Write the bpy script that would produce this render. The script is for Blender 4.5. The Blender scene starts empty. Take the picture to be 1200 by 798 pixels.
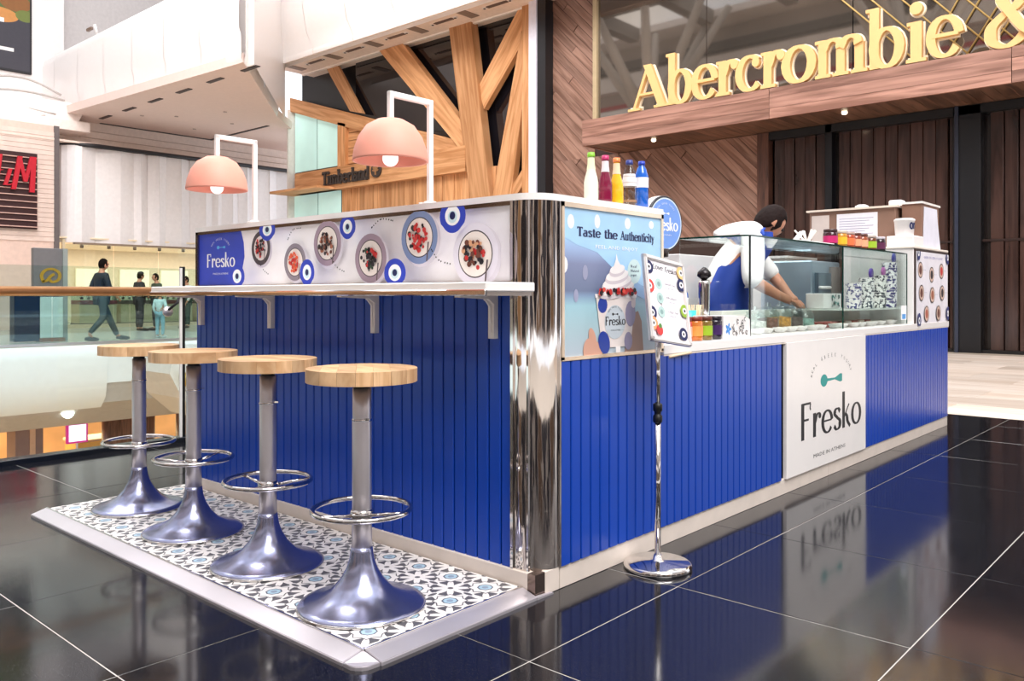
import bpy, bmesh, math, random
from mathutils import Vector, Matrix
random.seed(7)
PI = math.pi
SC = bpy.context.scene
C = SC.collection

# ------------------------------------------------------------------ camera, world, exposure
cam_d = bpy.data.cameras.new('camera'); cam = bpy.data.objects.new('camera', cam_d); C.objects.link(cam)
cam.location = (1.827, -2.189, 1.03); cam.rotation_euler = (PI/2, 0, math.radians(41.66))
cam_d.lens = 978/1200*36; cam_d.sensor_width = 36; cam_d.shift_y = -52.5/1200
cam_d.clip_start = .05; cam_d.clip_end = 300
SC.camera = cam
W = bpy.data.worlds.new('daylight'); SC.world = W; W.use_nodes = True
wn = W.node_tree.nodes; wl_ = W.node_tree.links
bg = wn['Background']; bg.inputs['Strength'].default_value = 1.25
tc = wn.new('ShaderNodeTexCoord'); nz = wn.new('ShaderNodeTexNoise'); nz.inputs['Scale'].default_value = 2.2; nz.inputs['Detail'].default_value = 4
cr = wn.new('ShaderNodeValToRGB'); cr.color_ramp.elements[0].position = .35; cr.color_ramp.elements[1].position = .65
cr.color_ramp.elements[0].color = (.72, .80, .95, 1); cr.color_ramp.elements[1].color = (1, .98, .95, 1)
wl_.new(tc.outputs['Generated'], nz.inputs['Vector']); wl_.new(nz.outputs['Fac'], cr.inputs['Fac']); wl_.new(cr.outputs['Color'], bg.inputs['Color'])
SC.view_settings.view_transform = 'Standard'; SC.view_settings.look = 'None'
SC.view_settings.gamma = 1; SC.view_settings.use_curve_mapping = False
SC.view_settings.exposure = 0.62

def area(name, loc, target, sx, sy, power, col=(1, 1, 1)):
    d = bpy.data.lights.new(name, 'AREA'); d.shape = 'RECTANGLE'; d.size = sx; d.size_y = sy; d.energy = power; d.color = col
    o = bpy.data.objects.new(name, d); C.objects.link(o); o.location = loc
    o.rotation_euler = (Vector(target)-Vector(loc)).to_track_quat('-Z', 'Y').to_euler()
    return o
area('skylight_fill', (8, -3, 13), (-1, 1, 0), 9, 9, 2100, (1, .98, .96))  # added fill at roof height, set to the right to brighten the counter side
area('skylight_fill', (-16, 3, 16.3), (-19, 6, 3), 9, 7, 900, (1, .98, .97))  # unseen overhead fill, added for the far-left gallery
area('facade_fill', (-5, 2, 15.5), (-9, 14.6, 5), 10, 5, 1300, (1, .96, .92))  # unseen fill added to brighten the shopfronts, no actual fixture

# ------------------------------------------------------------------ materials
def lin(h):
    h = h.lstrip('#'); r = [int(h[i:i+2], 16)/255 for i in (0, 2, 4)]
    return tuple(c/12.92 if c <= .04045 else ((c+.055)/1.055)**2.4 for c in r)
MC = {}
def M(h, rough=.5, metal=0., var=.05, scale=9., bump=0., coat=0., emit=0., spec=.5, stretch=None):
    key = (h, rough, metal, var, scale, bump, coat, emit, spec, stretch)
    if key in MC: return MC[key]
    m = bpy.data.materials.new('surface_'+h.strip('#')); m.use_nodes = True; n = m.node_tree.nodes; l = m.node_tree.links
    b = n['Principled BSDF']; c = lin(h)
    b.inputs['Roughness'].default_value = rough; b.inputs['Metallic'].default_value = metal
    b.inputs['Coat Weight'].default_value = coat; b.inputs['Specular IOR Level'].default_value = spec
    t = n.new('ShaderNodeTexCoord'); no = n.new('ShaderNodeTexNoise'); no.inputs['Scale'].default_value = scale; no.inputs['Detail'].default_value = 3
    if stretch:
        mp = n.new('ShaderNodeMapping'); mp.inputs['Scale'].default_value = stretch
        l.new(t.outputs['Object'], mp.inputs['Vector']); l.new(mp.outputs['Vector'], no.inputs['Vector'])
    else: l.new(t.outputs['Object'], no.inputs['Vector'])
    r = n.new('ShaderNodeValToRGB'); r.color_ramp.elements[0].position = .3; r.color_ramp.elements[1].position = .7
    r.color_ramp.elements[0].color = tuple(max(0, x*(1-var)) for x in c)+(1,); r.color_ramp.elements[1].color = tuple(min(1, x*(1+var)) for x in c)+(1,)
    l.new(no.outputs['Fac'], r.inputs['Fac']); l.new(r.outputs['Color'], b.inputs['Base Color'])
    if bump:
        bp = n.new('ShaderNodeBump'); bp.inputs['Strength'].default_value = bump; bp.inputs['Distance'].default_value = .01
        l.new(no.outputs['Fac'], bp.inputs['Height']); l.new(bp.outputs['Normal'], b.inputs['Normal'])
    if emit:
        l.new(r.outputs['Color'], b.inputs['Emission Color']); b.inputs['Emission Strength'].default_value = emit
    MC[key] = m; return m
def wood(h1, h2, stretch, rough=.5, scale=4., knots=True):
    key = ('wood', h1, h2, stretch, rough, scale)
    if key in MC: return MC[key]
    m = bpy.data.materials.new('wood_'+h1.strip('#')); m.use_nodes = True; n = m.node_tree.nodes; l = m.node_tree.links
    b = n['Principled BSDF']; b.inputs['Roughness'].default_value = rough
    t = n.new('ShaderNodeTexCoord'); mp = n.new('ShaderNodeMapping'); mp.inputs['Scale'].default_value = stretch
    oi = n.new('ShaderNodeObjectInfo'); ad = n.new('ShaderNodeVectorMath'); ad.operation = 'ADD'
    sc = n.new('ShaderNodeMath'); sc.operation = 'MULTIPLY'; sc.inputs[1].default_value = 37.
    l.new(oi.outputs['Random'], sc.inputs[0]); l.new(sc.outputs[0], ad.inputs[1])
    l.new(t.outputs['Object'], ad.inputs[0]); l.new(ad.outputs[0], mp.inputs['Vector'])
    no = n.new('ShaderNodeTexNoise'); no.inputs['Scale'].default_value = scale; no.inputs['Detail'].default_value = 6; no.inputs['Distortion'].default_value = .8
    l.new(mp.outputs['Vector'], no.inputs['Vector'])
    r = n.new('ShaderNodeValToRGB'); r.color_ramp.elements[0].position = .36; r.color_ramp.elements[1].position = .62
    r.color_ramp.elements[0].color = lin(h2)+(1,); r.color_ramp.elements[1].color = lin(h1)+(1,)
    l.new(no.outputs['Fac'], r.inputs['Fac'])
    hs = n.new('ShaderNodeHueSaturation'); mr = n.new('ShaderNodeMapRange'); mr.inputs['To Min'].default_value = .8; mr.inputs['To Max'].default_value = 1.2
    l.new(oi.outputs['Random'], mr.inputs['Value']); l.new(mr.outputs['Result'], hs.inputs['Value']); l.new(r.outputs['Color'], hs.inputs['Color'])
    l.new(hs.outputs['Color'], b.inputs['Base Color'])
    bp = n.new('ShaderNodeBump'); bp.inputs['Strength'].default_value = .25; bp.inputs['Distance'].default_value = .01
    l.new(no.outputs['Fac'], bp.inputs['Height']); l.new(bp.outputs['Normal'], b.inputs['Normal'])
    MC[key] = m; return m
def glass(h, refl=.5, tint=.9, name='glass'):
    key = ('glass', h, refl, tint)
    if key in MC: return MC[key]
    m = bpy.data.materials.new(name); m.use_nodes = True; n = m.node_tree.nodes; l = m.node_tree.links
    n.remove(n['Principled BSDF']); out = n['Material Output']
    tr = n.new('ShaderNodeBsdfTransparent'); c = tuple(math.sqrt(q) for q in lin(h)); tr.inputs['Color'].default_value = tuple(x*math.sqrt(tint) for x in c)+(1,)
    gl = n.new('ShaderNodeBsdfGlossy'); gl.inputs['Roughness'].default_value = .02; gl.inputs['Color'].default_value = (.9, .95, .95, 1)
    lw = n.new('ShaderNodeLayerWeight'); lw.inputs['Blend'].default_value = .5
    p5 = n.new('ShaderNodeMath'); p5.operation = 'POWER'; p5.inputs[1].default_value = 4.5; l.new(lw.outputs['Facing'], p5.inputs[0])
    fr = n.new('ShaderNodeMapRange'); fr.inputs['To Min'].default_value = .02+.05*refl; fr.inputs['To Max'].default_value = .8; l.new(p5.outputs[0], fr.inputs['Value'])
    mx = n.new('ShaderNodeMixShader'); l.new(fr.outputs[0], mx.inputs[0]); l.new(tr.outputs[0], mx.inputs[1]); l.new(gl.outputs[0], mx.inputs[2])
    l.new(mx.outputs[0], out.inputs['Surface']); MC[key] = m; return m
def pattern(h1, h2, scale=25., thr=.52):
    key = ('pat', h1, h2, scale, thr)
    if key in MC: return MC[key]
    m = bpy.data.materials.new('printed_pattern'); m.use_nodes = True; n = m.node_tree.nodes; l = m.node_tree.links
    b = n['Principled BSDF']; b.inputs['Roughness'].default_value = .4
    t = n.new('ShaderNodeNewGeometry'); v = n.new('ShaderNodeTexNoise'); v.inputs['Scale'].default_value = scale; v.inputs['Detail'].default_value = 1
    r = n.new('ShaderNodeValToRGB'); r.color_ramp.interpolation = 'CONSTANT'
    r.color_ramp.elements[0].color = lin(h1)+(1,); r.color_ramp.elements[1].position = thr; r.color_ramp.elements[1].color = lin(h2)+(1,)
    l.new(t.outputs['Position'], v.inputs['Vector']); l.new(v.outputs['Fac'], r.inputs['Fac']); l.new(r.outputs['Color'], b.inputs['Base Color'])
    MC[key] = m; return m
CHROME = M('#dcd8d6', .06, 1, .02, 3, bump=0.)
WAVY = M('#d8cfc8', .05, 1, .04, 2.2, bump=.35, stretch=(9, 9, .8))
STEEL = M('#d2ccd0', .33, .9, .05, 6)
BRUSHED = M('#a9a2a0', .34, 1, .08, 5, stretch=(2, 2, 30))
ALU = M('#a5a8c6', .24, .95, .12, 5)
BLUE = M('#0440ac', .3, 0, .03, 4, spec=.45)
WHITE = M('#f1ecea', .45, 0, .015)
GLOSSW = M('#f6f1ee', .22, 0, .01)
CREAM = M('#e9dcd0', .4, 0, .03)
BLACK = M('#0c0b0d', .4, 0, .05)
DARK = M('#1d1b20', .45, 0, .05)
NAVY = M('#0c1550', .4, 0, .03)

# ------------------------------------------------------------------ mesh helpers
WL = {}
class MB:
    def __init__(s): s.bm = bmesh.new(); s.mi = 0
    def faces(s, vs, fs, smooth=False, mi=None):
        v = [s.bm.verts.new(p) for p in vs]
        for f in fs:
            try:
                q = s.bm.faces.new([v[i] for i in f]); q.smooth = smooth; q.material_index = s.mi if mi is None else mi
            except ValueError: pass
        return s
    def box(s, x0, x1, y0, y1, z0, z1, bev=0):
        if x0 > x1: x0, x1 = x1, x0
        if y0 > y1: y0, y1 = y1, y0
        if z0 > z1: z0, z1 = z1, z0
        V = [(x, y, z) for z in (z0, z1) for (x, y) in ((x0, y0), (x1, y0), (x1, y1), (x0, y1))]
        F = [(3, 2, 1, 0), (4, 5, 6, 7), (0, 1, 5, 4), (1, 2, 6, 5), (2, 3, 7, 6), (3, 0, 4, 7)]
        if not bev: return s.faces(V, F)
        b = bmesh.new(); v = [b.verts.new(p) for p in V]
        for f in F: b.faces.new([v[i] for i in f])
        bmesh.ops.bevel(b, geom=b.edges[:], offset=bev, segments=1, affect='EDGES', profile=.5)
        b.verts.index_update()
        return s.faces([tuple(q.co) for q in b.verts], [[q.index for q in f.verts] for f in b.faces])
    def lathe(s, prof, cx=0, cy=0, n=24, smooth=True, cap=True, mat=None):
        vs = []; fs = []
        for (r, z) in prof:
            for i in range(n):
                a = 2*PI*i/n; vs.append((cx+r*math.cos(a), cy+r*math.sin(a), z))
        for j in range(len(prof)-1):
            for i in range(n):
                k = (i+1) % n; fs.append((j*n+i, j*n+k, (j+1)*n+k, (j+1)*n+i))
        if mat: vs = [tuple(mat @ Vector(p)) for p in vs]
        s.faces(vs, fs, smooth)
        if cap:
            m = len(s.bm.verts); s.bm.verts.ensure_lookup_table(); base = m-len(vs)
            for st, rev in ((0, True), ((len(prof)-1)*n, False)):
                ring = [s.bm.verts[base+st+i] for i in range(n)]
                if rev: ring.reverse()
                try: f = s.bm.faces.new(ring); f.material_index = s.mi
                except ValueError: pass
        return s
    def tube(s, pts, r, n=10, closed=False, smooth=True):
        P = [Vector(p) for p in pts]; N = len(P); vs = []; fs = []; up = None
        rr = r if isinstance(r, (list, tuple)) else [r]*N
        for i, p in enumerate(P):
            if closed: t = (P[(i+1) % N]-P[i-1]).normalized()
            else:
                a = P[i]-P[i-1] if i > 0 else P[1]-P[0]; b = P[i+1]-P[i] if i < N-1 else a
                t = (a.normalized()+b.normalized()).normalized()
            if up is None: up = Vector((0, 0, 1)) if abs(t.z) < .9 else Vector((1, 0, 0))
            u = (up-t*up.dot(t)).normalized(); w = t.cross(u); up = u
            for k in range(n):
                a = 2*PI*k/n; vs.append(tuple(p+(u*math.cos(a)+w*math.sin(a))*rr[i]))
        M_ = N if closed else N-1
        for i in range(M_):
            for k in range(n):
                k2 = (k+1) % n; j = (i+1) % N; fs.append((i*n+k, i*n+k2, j*n+k2, j*n+k))
        if not closed: fs += [tuple(range(n-1, -1, -1)), tuple((N-1)*n+k for k in range(n))]
        return s.faces(vs, fs, smooth)
    def prism(s, poly, f, d0, d1, mi=None):
        # poly in (u,v); f(u,v,d) -> world
        n = len(poly)
        if n < 3: return s
        vs = [f(u, v, d0) for u, v in poly]+[f(u, v, d1) for u, v in poly]
        fs = [tuple(range(n-1, -1, -1)), tuple(range(n, 2*n))]+[(i, (i+1) % n, n+(i+1) % n, n+i) for i in range(n)]
        return s.faces(vs, fs, mi=mi)
    def ball(s, c, r, n=12, smooth=True, sc=(1, 1, 1)):
        prof = [(max(1e-4, math.sin(PI*j/n))*r, -math.cos(PI*j/n)*r) for j in range(n+1)]
        m = Matrix.Translation(c) @ Matrix.Diagonal((sc[0], sc[1], sc[2], 1))
        return s.lathe(prof, 0, 0, n+4, smooth, False, m)
    def build(s, name, mats, parent=None, kind=None):
        bmesh.ops.recalc_face_normals(s.bm, faces=s.bm.faces[:]) if not getattr(s, 'keep', False) else None
        me = bpy.data.meshes.new(name)
        off = WL.get(parent.name, Vector((0, 0, 0))) if parent else Vector((0, 0, 0))
        if off.length: bmesh.ops.translate(s.bm, verts=s.bm.verts[:], vec=-off)
        s.bm.to_mesh(me); s.bm.free()
        for m in (mats if isinstance(mats, (list, tuple)) else [mats]): me.materials.append(m)
        o = bpy.data.objects.new(name, me); C.objects.link(o)
        if parent: o.parent = parent; WL[o.name] = off
        if kind: o['kind'] = kind
        return o
def thing(name, label, cat, loc=(0, 0, 0), group=None):
    o = bpy.data.objects.new(name, None); C.objects.link(o); o.location = loc; o.empty_display_size = .05
    o['label'] = label; o['category'] = cat
    if group: o['group'] = group
    WL[o.name] = Vector(loc); return o
def tag(o, label, cat, group=None):
    o['label'] = label; o['category'] = cat
    if group: o['group'] = group
    return o
def kids(o): return [c for c in bpy.data.objects if c.parent == o]
def dup(root, loc, label=None, rotz=None):
    def cp(o, par):
        c = o.copy(); C.objects.link(c)
        if par is not None: c.parent = par
        for k in kids(o): cp(k, c)
        return c
    r = cp(root, None); r.location = loc
    if label: r['label'] = label
    if rotz is not None: r.rotation_euler = (0, 0, rotz)
    return r
def inst(o, loc, rot=None, sc=None, mat=None):
    c = o.copy(); C.objects.link(c); c.location = loc
    if rot: c.rotation_euler = rot
    if sc: c.scale = sc
    return c
def clip(poly, rect):
    x0, x1, y0, y1 = rect
    def cut(P, inside, isect):
        out = []
        for i in range(len(P)):
            a, b = P[i-1], P[i]; ia, ib = inside(a), inside(b)
            if ib:
                if not ia: out.append(isect(a, b))
                out.append(b)
            elif ia: out.append(isect(a, b))
        return out
    def ix(v): return lambda a, b: (v, a[1]+(b[1]-a[1])*(v-a[0])/(b[0]-a[0]))
    def iy(v): return lambda a, b: (a[0]+(b[0]-a[0])*(v-a[1])/(b[1]-a[1]), v)
    for ins, isx in ((lambda p: p[0] >= x0, ix(x0)), (lambda p: p[0] <= x1, ix(x1)), (lambda p: p[1] >= y0, iy(y0)), (lambda p: p[1] <= y1, iy(y1))):
        if not poly: return []
        poly = cut(poly, ins, isx)
    return poly
def ell(cx, cy, rx, ry=None, n=32, rot=0, a0=0, a1=2*PI):
    ry = rx if ry is None else ry; o = []
    full = abs(a1-a0-2*PI) < 1e-6
    for i in range(n if full else n+1):
        a = a0+(a1-a0)*i/n; x = rx*math.cos(a); y = ry*math.sin(a)
        o.append((cx+x*math.cos(rot)-y*math.sin(rot), cy+x*math.sin(rot)+y*math.cos(rot)))
    return o
FRONT = lambda y0: (lambda u, v, d: (u, y0-d, v))       # a face seen from -Y
SIDE = lambda x0: (lambda u, v, d: (x0+d, u, v))        # a face seen from +X
class Print:
    """flat print: coloured areas laid on a face in thin layers, one mesh"""
    def __init__(s, f, rect=None): s.f = f; s.mb = MB(); s.mb.keep = True; s.mats = []; s.rect = rect; s.L = 0
    def mi(s, m):
        if m not in s.mats: s.mats.append(m)
        return s.mats.index(m)
    def add(s, poly, m, layer=None, e=0):
        if s.rect: poly = clip(poly, s.rect)
        if len(poly) < 3: return
        if layer is None: s.L += 1; layer = s.L
        n = len(poly); s.mb.faces([s.f(u, v, .0002*layer+.0002+e) for u, v in poly], [tuple(range(n))], mi=s.mi(m))
    def rectg(s, u0, u1, v0, v1, m, layer=None): s.add([(u0, v0), (u1, v0), (u1, v1), (u0, v1)], m, layer)
    def polys(s, P, m):
        s.L += 1
        for i, p in enumerate(P): s.add(p, m, s.L, (i % 16)*.00001)
    def build(s, name, parent): return s.mb.build(name, s.mats, parent)

# ------------------------------------------------------------------ lettering
def cat_(pts, n=8):
    P = [pts[0]]+list(pts)+[pts[-1]]; o = []
    for i in range(1, len(P)-2):
        p0, p1, p2, p3 = P[i-1:i+3]
        for k in range(n):
            t = k/n
            o.append(tuple(.5*((2*p1[j])+(-p0[j]+p2[j])*t+(2*p0[j]-5*p1[j]+4*p2[j]-p3[j])*t*t+(-p0[j]+3*p1[j]-3*p2[j]+p3[j])*t**3) for j in (0, 1)))
    o.append(pts[-1]); return o
def nib(pts, T, t):
    q = []; L = []; R = []; N = len(pts)
    for i in range(N):
        a = pts[max(0, i-1)]; b = pts[min(N-1, i+1)]
        if i == N-1 and math.dist(pts[0], pts[-1]) < 1e-6: b = pts[1]
        if i == 0 and math.dist(pts[0], pts[-1]) < 1e-6: a = pts[-2]
        dx, dy = b[0]-a[0], b[1]-a[1]; d = math.hypot(dx, dy) or 1; dx /= d; dy /= d
        w = .5*(t+(T-t)*abs(dy)**1.5); L.append((pts[i][0]-dy*w, pts[i][1]+dx*w)); R.append((pts[i][0]+dy*w, pts[i][1]-dx*w))
    for i in range(N-1): q.append([R[i], R[i+1], L[i+1], L[i]])
    return q
def arc(cx, cy, rx, ry, a0, a1, n=20): return [(cx+rx*math.cos(math.radians(a0+(a1-a0)*i/n)), cy+ry*math.sin(math.radians(a0+(a1-a0)*i/n))) for i in range(n+1)]
def glyph(ch, T, t, sf):
    o = []
    def s(x, y0, y1): o.append([(x-T/2, y0), (x+T/2, y0), (x+T/2, y1), (x-T/2, y1)])
    def h(x0, x1, y, k=1): 
        if x1 > x0: o.append([(x0, y-t*k/2), (x1, y-t*k/2), (x1, y+t*k/2), (x0, y+t*k/2)])
    def sv(x0, x1, y):
        if sf: h(x0, x1, y)
    def l(x0, y0, x1, y1, w):
        o.append([(x0-w/2, y0), (x0+w/2, y0), (x1+w/2, y1), (x1-w/2, y1)])
    def n(p, TT=T): o.extend(nib(p, TT, t))
    def dot(x, y, r): o.append(ell(x, y, r, n=16))
    m = t/2; e = T/2+.06
    if ch == 'A': l(.12, 0, .66, 1.45, t*1.2); l(1.16, 0, .62, 1.45, T); h(.32, .95, .5); sv(-.08, .36, m); sv(.86, 1.42, m); return o, 1.36
    if ch == 'b': s(.24, 0, 1.55); sv(.0, .24, 1.55-m); n(arc(.58, .5, .36, .48, 0, 360)); return o, 1.1
    if ch == 'e': n(arc(.5, .5, .4, .47, 5, 325)); h(.14, .88, .54); return o, .96
    if ch == 'r': s(.24, 0, 1); sv(0, .5, m); sv(.02, .24, 1-m); n(cat_([(.28, .62), (.4, .86), (.56, .95), (.72, .9)])); dot(.68, .84, T*.5); return o, .82
    if ch == 'c': n(arc(.5, .5, .4, .47, 45, 318)); dot(.72, .78, T*.5); return o, .9
    if ch == 'o': n(arc(.5, .5, .39, .47, 0, 360)); return o, 1.02
    if ch == 'm':
        for x in (.24, .82, 1.4): s(x, 0, .8 if x > .3 else 1); sv(x-.24, x+.26, m)
        sv(0, .24, 1-m)
        for x in (.24, .82): n(cat_([(x+.02, .72), (x+.16, .9), (x+.34, .96), (x+.52, .9), (x+.58, .74)]))
        return o, 1.68
    if ch == 'n' or ch == 'h':
        s(.24, 0, 1.5 if ch == 'h' else 1); s(.8, 0, .78); sv(0, .5, m); sv(.56, 1.04, m); sv(0, .24, (1.5 if ch == 'h' else 1)-m)
        n(cat_([(.26, .7), (.38, .88), (.56, .96), (.72, .9), (.8, .74)])); return o, 1.06
    if ch == 'i': s(.24, 0, 1); sv(0, .48, m); sv(.02, .24, 1-m); dot(.24, 1.33, T*.58); return o, .5
    if ch == 'l': s(.24, 0, 1.5); sv(0, .48, m); sv(.02, .24, 1.5-m); return o, .5
    if ch == 'd': s(.78, 0, 1.5); n(arc(.46, .5, .36, .48, 0, 360)); return o, 1.06
    if ch == 'a': s(.68, .08, .75); n(cat_([(.2, .8), (.36, .95), (.58, .93), (.68, .74)])); n(arc(.42, .3, .27, .27, 0, 360)); h(.64, .86, m); return o, .92
    if ch == 's': n(cat_([(.66, .78), (.5, .93), (.28, .9), (.2, .72), (.42, .54), (.64, .38), (.62, .12), (.36, .03), (.14, .2)]), T*1.1); return o, .8
    if ch == 't': s(.32, .1, 1.3); h(.08, .62, .97); n(cat_([(.32, .16), (.42, .03), (.62, .08)])); return o, .66
    if ch == 'u': s(.24, .2, 1); s(.8, 0, 1); n(cat_([(.24, .26), (.34, .07), (.56, .05), (.78, .24)])); sv(0, .24, 1-m); sv(.58, .8, 1-m); return o, 1.04
    if ch == 'y': l(.44, .1, .12, 1, T); l(.4, .0, .74, 1, t*1.2); n(cat_([(.44, .1), (.3, -.3), (.08, -.34)])); return o, .84
    if ch == 'k': s(.2, 0, 1.62); n(cat_([(.72, 1.02), (.5, .78), (.28, .48)]), t*1.3); n(cat_([(.36, .62), (.5, .5), (.58, .25), (.82, .0)])); return o, .92
    if ch == 'T': s(.56, 0, 1.45); h(.08, 1.04, 1.4, 1.3); sv(.32, .8, m); l(.1, 1.15, .1, 1.45, t); l(1.02, 1.15, 1.02, 1.45, t); return o, 1.12
    if ch == 'F': s(.22, 0, 1.5); h(.2, .86, 1.46, 1.2); h(.2, .7, .8, 1.2); n(cat_([(.84, 1.44), (.8, 1.26), (.86, 1.18)]), t*1.2); return o, .92
    if ch == 'L': s(.22, 0, 1.45); h(.2, .86, m, 1.2); return o, .92
    if ch == 'v': l(.42, 0, .12, 1, T); l(.44, 0, .76, 1, t*1.2); return o, .86
    if ch == '&':
        n(cat_([(1.28, .82), (1.12, .82), (.98, .5), (.72, .14), (.42, .0), (.14, .16), (.12, .48), (.36, .74), (.66, .94), (.78, 1.16), (.66, 1.4), (.44, 1.38), (.36, 1.14), (.56, .78), (.88, .32), (1.3, .02)], 10)); h(1.0, 1.42, .84); return o, 1.46
    return o, .45
def word(txt, u, v, sx, sy, T=.26, t=.08, sf=False, track=0., slant=0., arcR=None):
    """polygons of a word, baseline start (u,v), scaled per x-height unit"""
    P = []; x = 0
    for ch in txt:
        g, adv = glyph(ch, T, t, sf)
        for p in g: P.append([(u+(x+a+slant*b)*sx, v+b*sy) for a, b in p])
        x += adv+track
    return P
def wordlen(txt, T=.26, t=.08, sf=False, track=0.): return sum(glyph(c, T, t, sf)[1]+track for c in txt)
def word_fit(txt, u0, u1, v, sy, **k):
    L = wordlen(txt, **{a: b for a, b in k.items() if a != 'slant'}); return word(txt, u0, v, (u1-u0)/L, sy, **k)
def sans(txt):
    cu = bpy.data.curves.new('t', 'FONT'); cu.body = txt; cu.size = 1; cu.resolution_u = 1
    o = bpy.data.objects.new('t', cu); C.objects.link(o); dg = bpy.context.evaluated_depsgraph_get()
    me = bpy.data.meshes.new_from_object(o.evaluated_get(dg)); P = []
    for p in me.polygons: P.append([(me.vertices[i].co.x, me.vertices[i].co.y) for i in p.vertices])
    w = max((v.co.x for v in me.vertices), default=1); bpy.data.objects.remove(o); bpy.data.curves.remove(cu); bpy.data.meshes.remove(me)
    return P, w
def sans_fit(txt, u0, u1, v, hgt):
    P, w = sans(txt); k = (u1-u0)/w; s = hgt/.73
    out = []
    for p in P:
        q = [(u0+a*k, v+b*s) for a, b in p]
        A = sum(q[i-1][0]*q[i][1]-q[i][0]*q[i-1][1] for i in range(len(q)))
        if A < 0: q.reverse()
        out.append(q)
    return out
def sans_arc(txt, cx, cy, R, Ry, a0, a1, hgt, wsc=.8):
    out = []; n = len(txt)
    for i, ch in enumerate(txt):
        if ch == ' ': continue
        P, w = sans(ch); a = math.radians(a0+(a1-a0)*i/(n-1)); x, y = cx+R*math.cos(a), cy+Ry*math.sin(a); r = a-PI/2; s = hgt/.73
        for p in P:
            q = [((px-w/2)*s*wsc, py*s) for px, py in p]
            q = [(x+p_[0]*math.cos(r)-p_[1]*math.sin(r), y+p_[0]*math.sin(r)+p_[1]*math.cos(r)) for p_ in q]
            A = sum(q[k-1][0]*q[k][1]-q[k][0]*q[k-1][1] for k in range(len(q)))
            if A < 0: q.reverse()
            out.append(q)
    return out
def spoon(cx, cy, w, h):
    return [ell(cx-w*.36, cy, w*.16, h*.5, 20), [(cx-w*.26, cy-h*.12), (cx+w*.2, cy-h*.07), (cx+w*.2, cy+h*.07), (cx-w*.26, cy+h*.12)],
            [(cx+w*.15, cy-h*.08), (cx+w*.4, cy-h*.35), (cx+w*.5, cy-h*.3), (cx+w*.5, cy+h*.3), (cx+w*.4, cy+h*.35), (cx+w*.15, cy+h*.08)]]

# ================================================================== SETTING
def struct(name, mb, m, parent=None):
    o = mb.build(name, m, parent)
    if parent is None: o['kind'] = 'structure'
    return o
# ---- floor: dark polished tiles
def floor_mat():
    m = bpy.data.materials.new('polished_black_tile'); m.use_nodes = True; n = m.node_tree.nodes; l = m.node_tree.links
    b = n['Principled BSDF']; b.inputs['Roughness'].default_value = .09; b.inputs['Specular IOR Level'].default_value = .55
    t = n.new('ShaderNodeTexCoord'); g = n.new('ShaderNodeNewGeometry'); no = n.new('ShaderNodeTexNoise'); no.inputs['Scale'].default_value = 380; no.inputs['Detail'].default_value = 2
    r = n.new('ShaderNodeValToRGB'); r.color_ramp.elements[0].position = .56; r.color_ramp.elements[0].color = (.004, .004, .006, 1)
    r.color_ramp.elements[1].position = .8; r.color_ramp.elements[1].color = (.12, .12, .14, 1)
    l.new(g.outputs['Position'], no.inputs['Vector']); l.new(no.outputs['Fac'], r.inputs['Fac']); l.new(r.outputs['Color'], b.inputs['Base Color'])
    n2 = n.new('ShaderNodeTexNoise'); n2.inputs['Scale'].default_value = 3.5; n2.inputs['Detail'].default_value = 5
    mr = n.new('ShaderNodeMapRange'); mr.inputs['To Min'].default_value = .05; mr.inputs['To Max'].default_value = .15
    l.new(g.outputs['Position'], n2.inputs['Vector']); l.new(n2.outputs['Fac'], mr.inputs['Value']); l.new(mr.outputs['Result'], b.inputs['Roughness'])
    return m
FT = floor_mat()
fl = struct('floor', MB().box(-3.9, 9, -9, 5.78, -.3, -.0015), M('#b9b3ac', .6))
tw, tl, gp = .775, .81, .0035
tile0 = None; XT = [.30+.775*k for k in range(-6, 6)]; YT = [-.40+.81*k for k in range(-5, 8)]
for x in XT:
    for y in YT:
        if x > 3.6 or x < -3.75 and False: continue
        x0 = max(x, -3.86); x1 = x+tw; y1 = min(y+tl, 5.78)
        if x1-x0 < .05 or y1-y < .05: continue
        if x0 == x and y1 == y+tl:
            if tile0 is None:
                tile0 = MB().box(gp/2, tw-gp/2, gp/2, tl-gp/2, -.01, 0, .0012).build('tile', FT, fl); tile0.location = (x, y, 0)
            else: o = inst(tile0, (x, y, random.uniform(-.0003, .0003)), (random.uniform(-.0007, .0007), random.uniform(-.0007, .0007), 0))
        else: MB().box(x0+gp/2, x1-gp/2, y+gp/2, y1-gp/2, -.01, 0, .0012).build('tile', FT, fl)
# ---- pale stone floor in front of the shop
STONE = wood('#f0e2d6', '#d9c4b2', (.35, 3, 1), .3, 1.6)
fl2 = struct('floor', MB().box(-3.9, 9, 5.78, 19, -.3, -.001), M('#b5a595', .5))
st0 = None
for r_ in range(12):
    for c_ in range(8):
        x = -3.88+c_*1.2-(.6 if r_ % 2 else 0); y = 5.785+r_*.75
        if x < -3.9 or x > 3.5 or y > 14: continue
        if st0 is None: st0 = MB().box(0, 1.195, 0, .745, -.02, .002, .001).build('paving_slab', STONE, fl2); st0.location = (x, y, 0)
        else: inst(st0, (x, y, 0))
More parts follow.
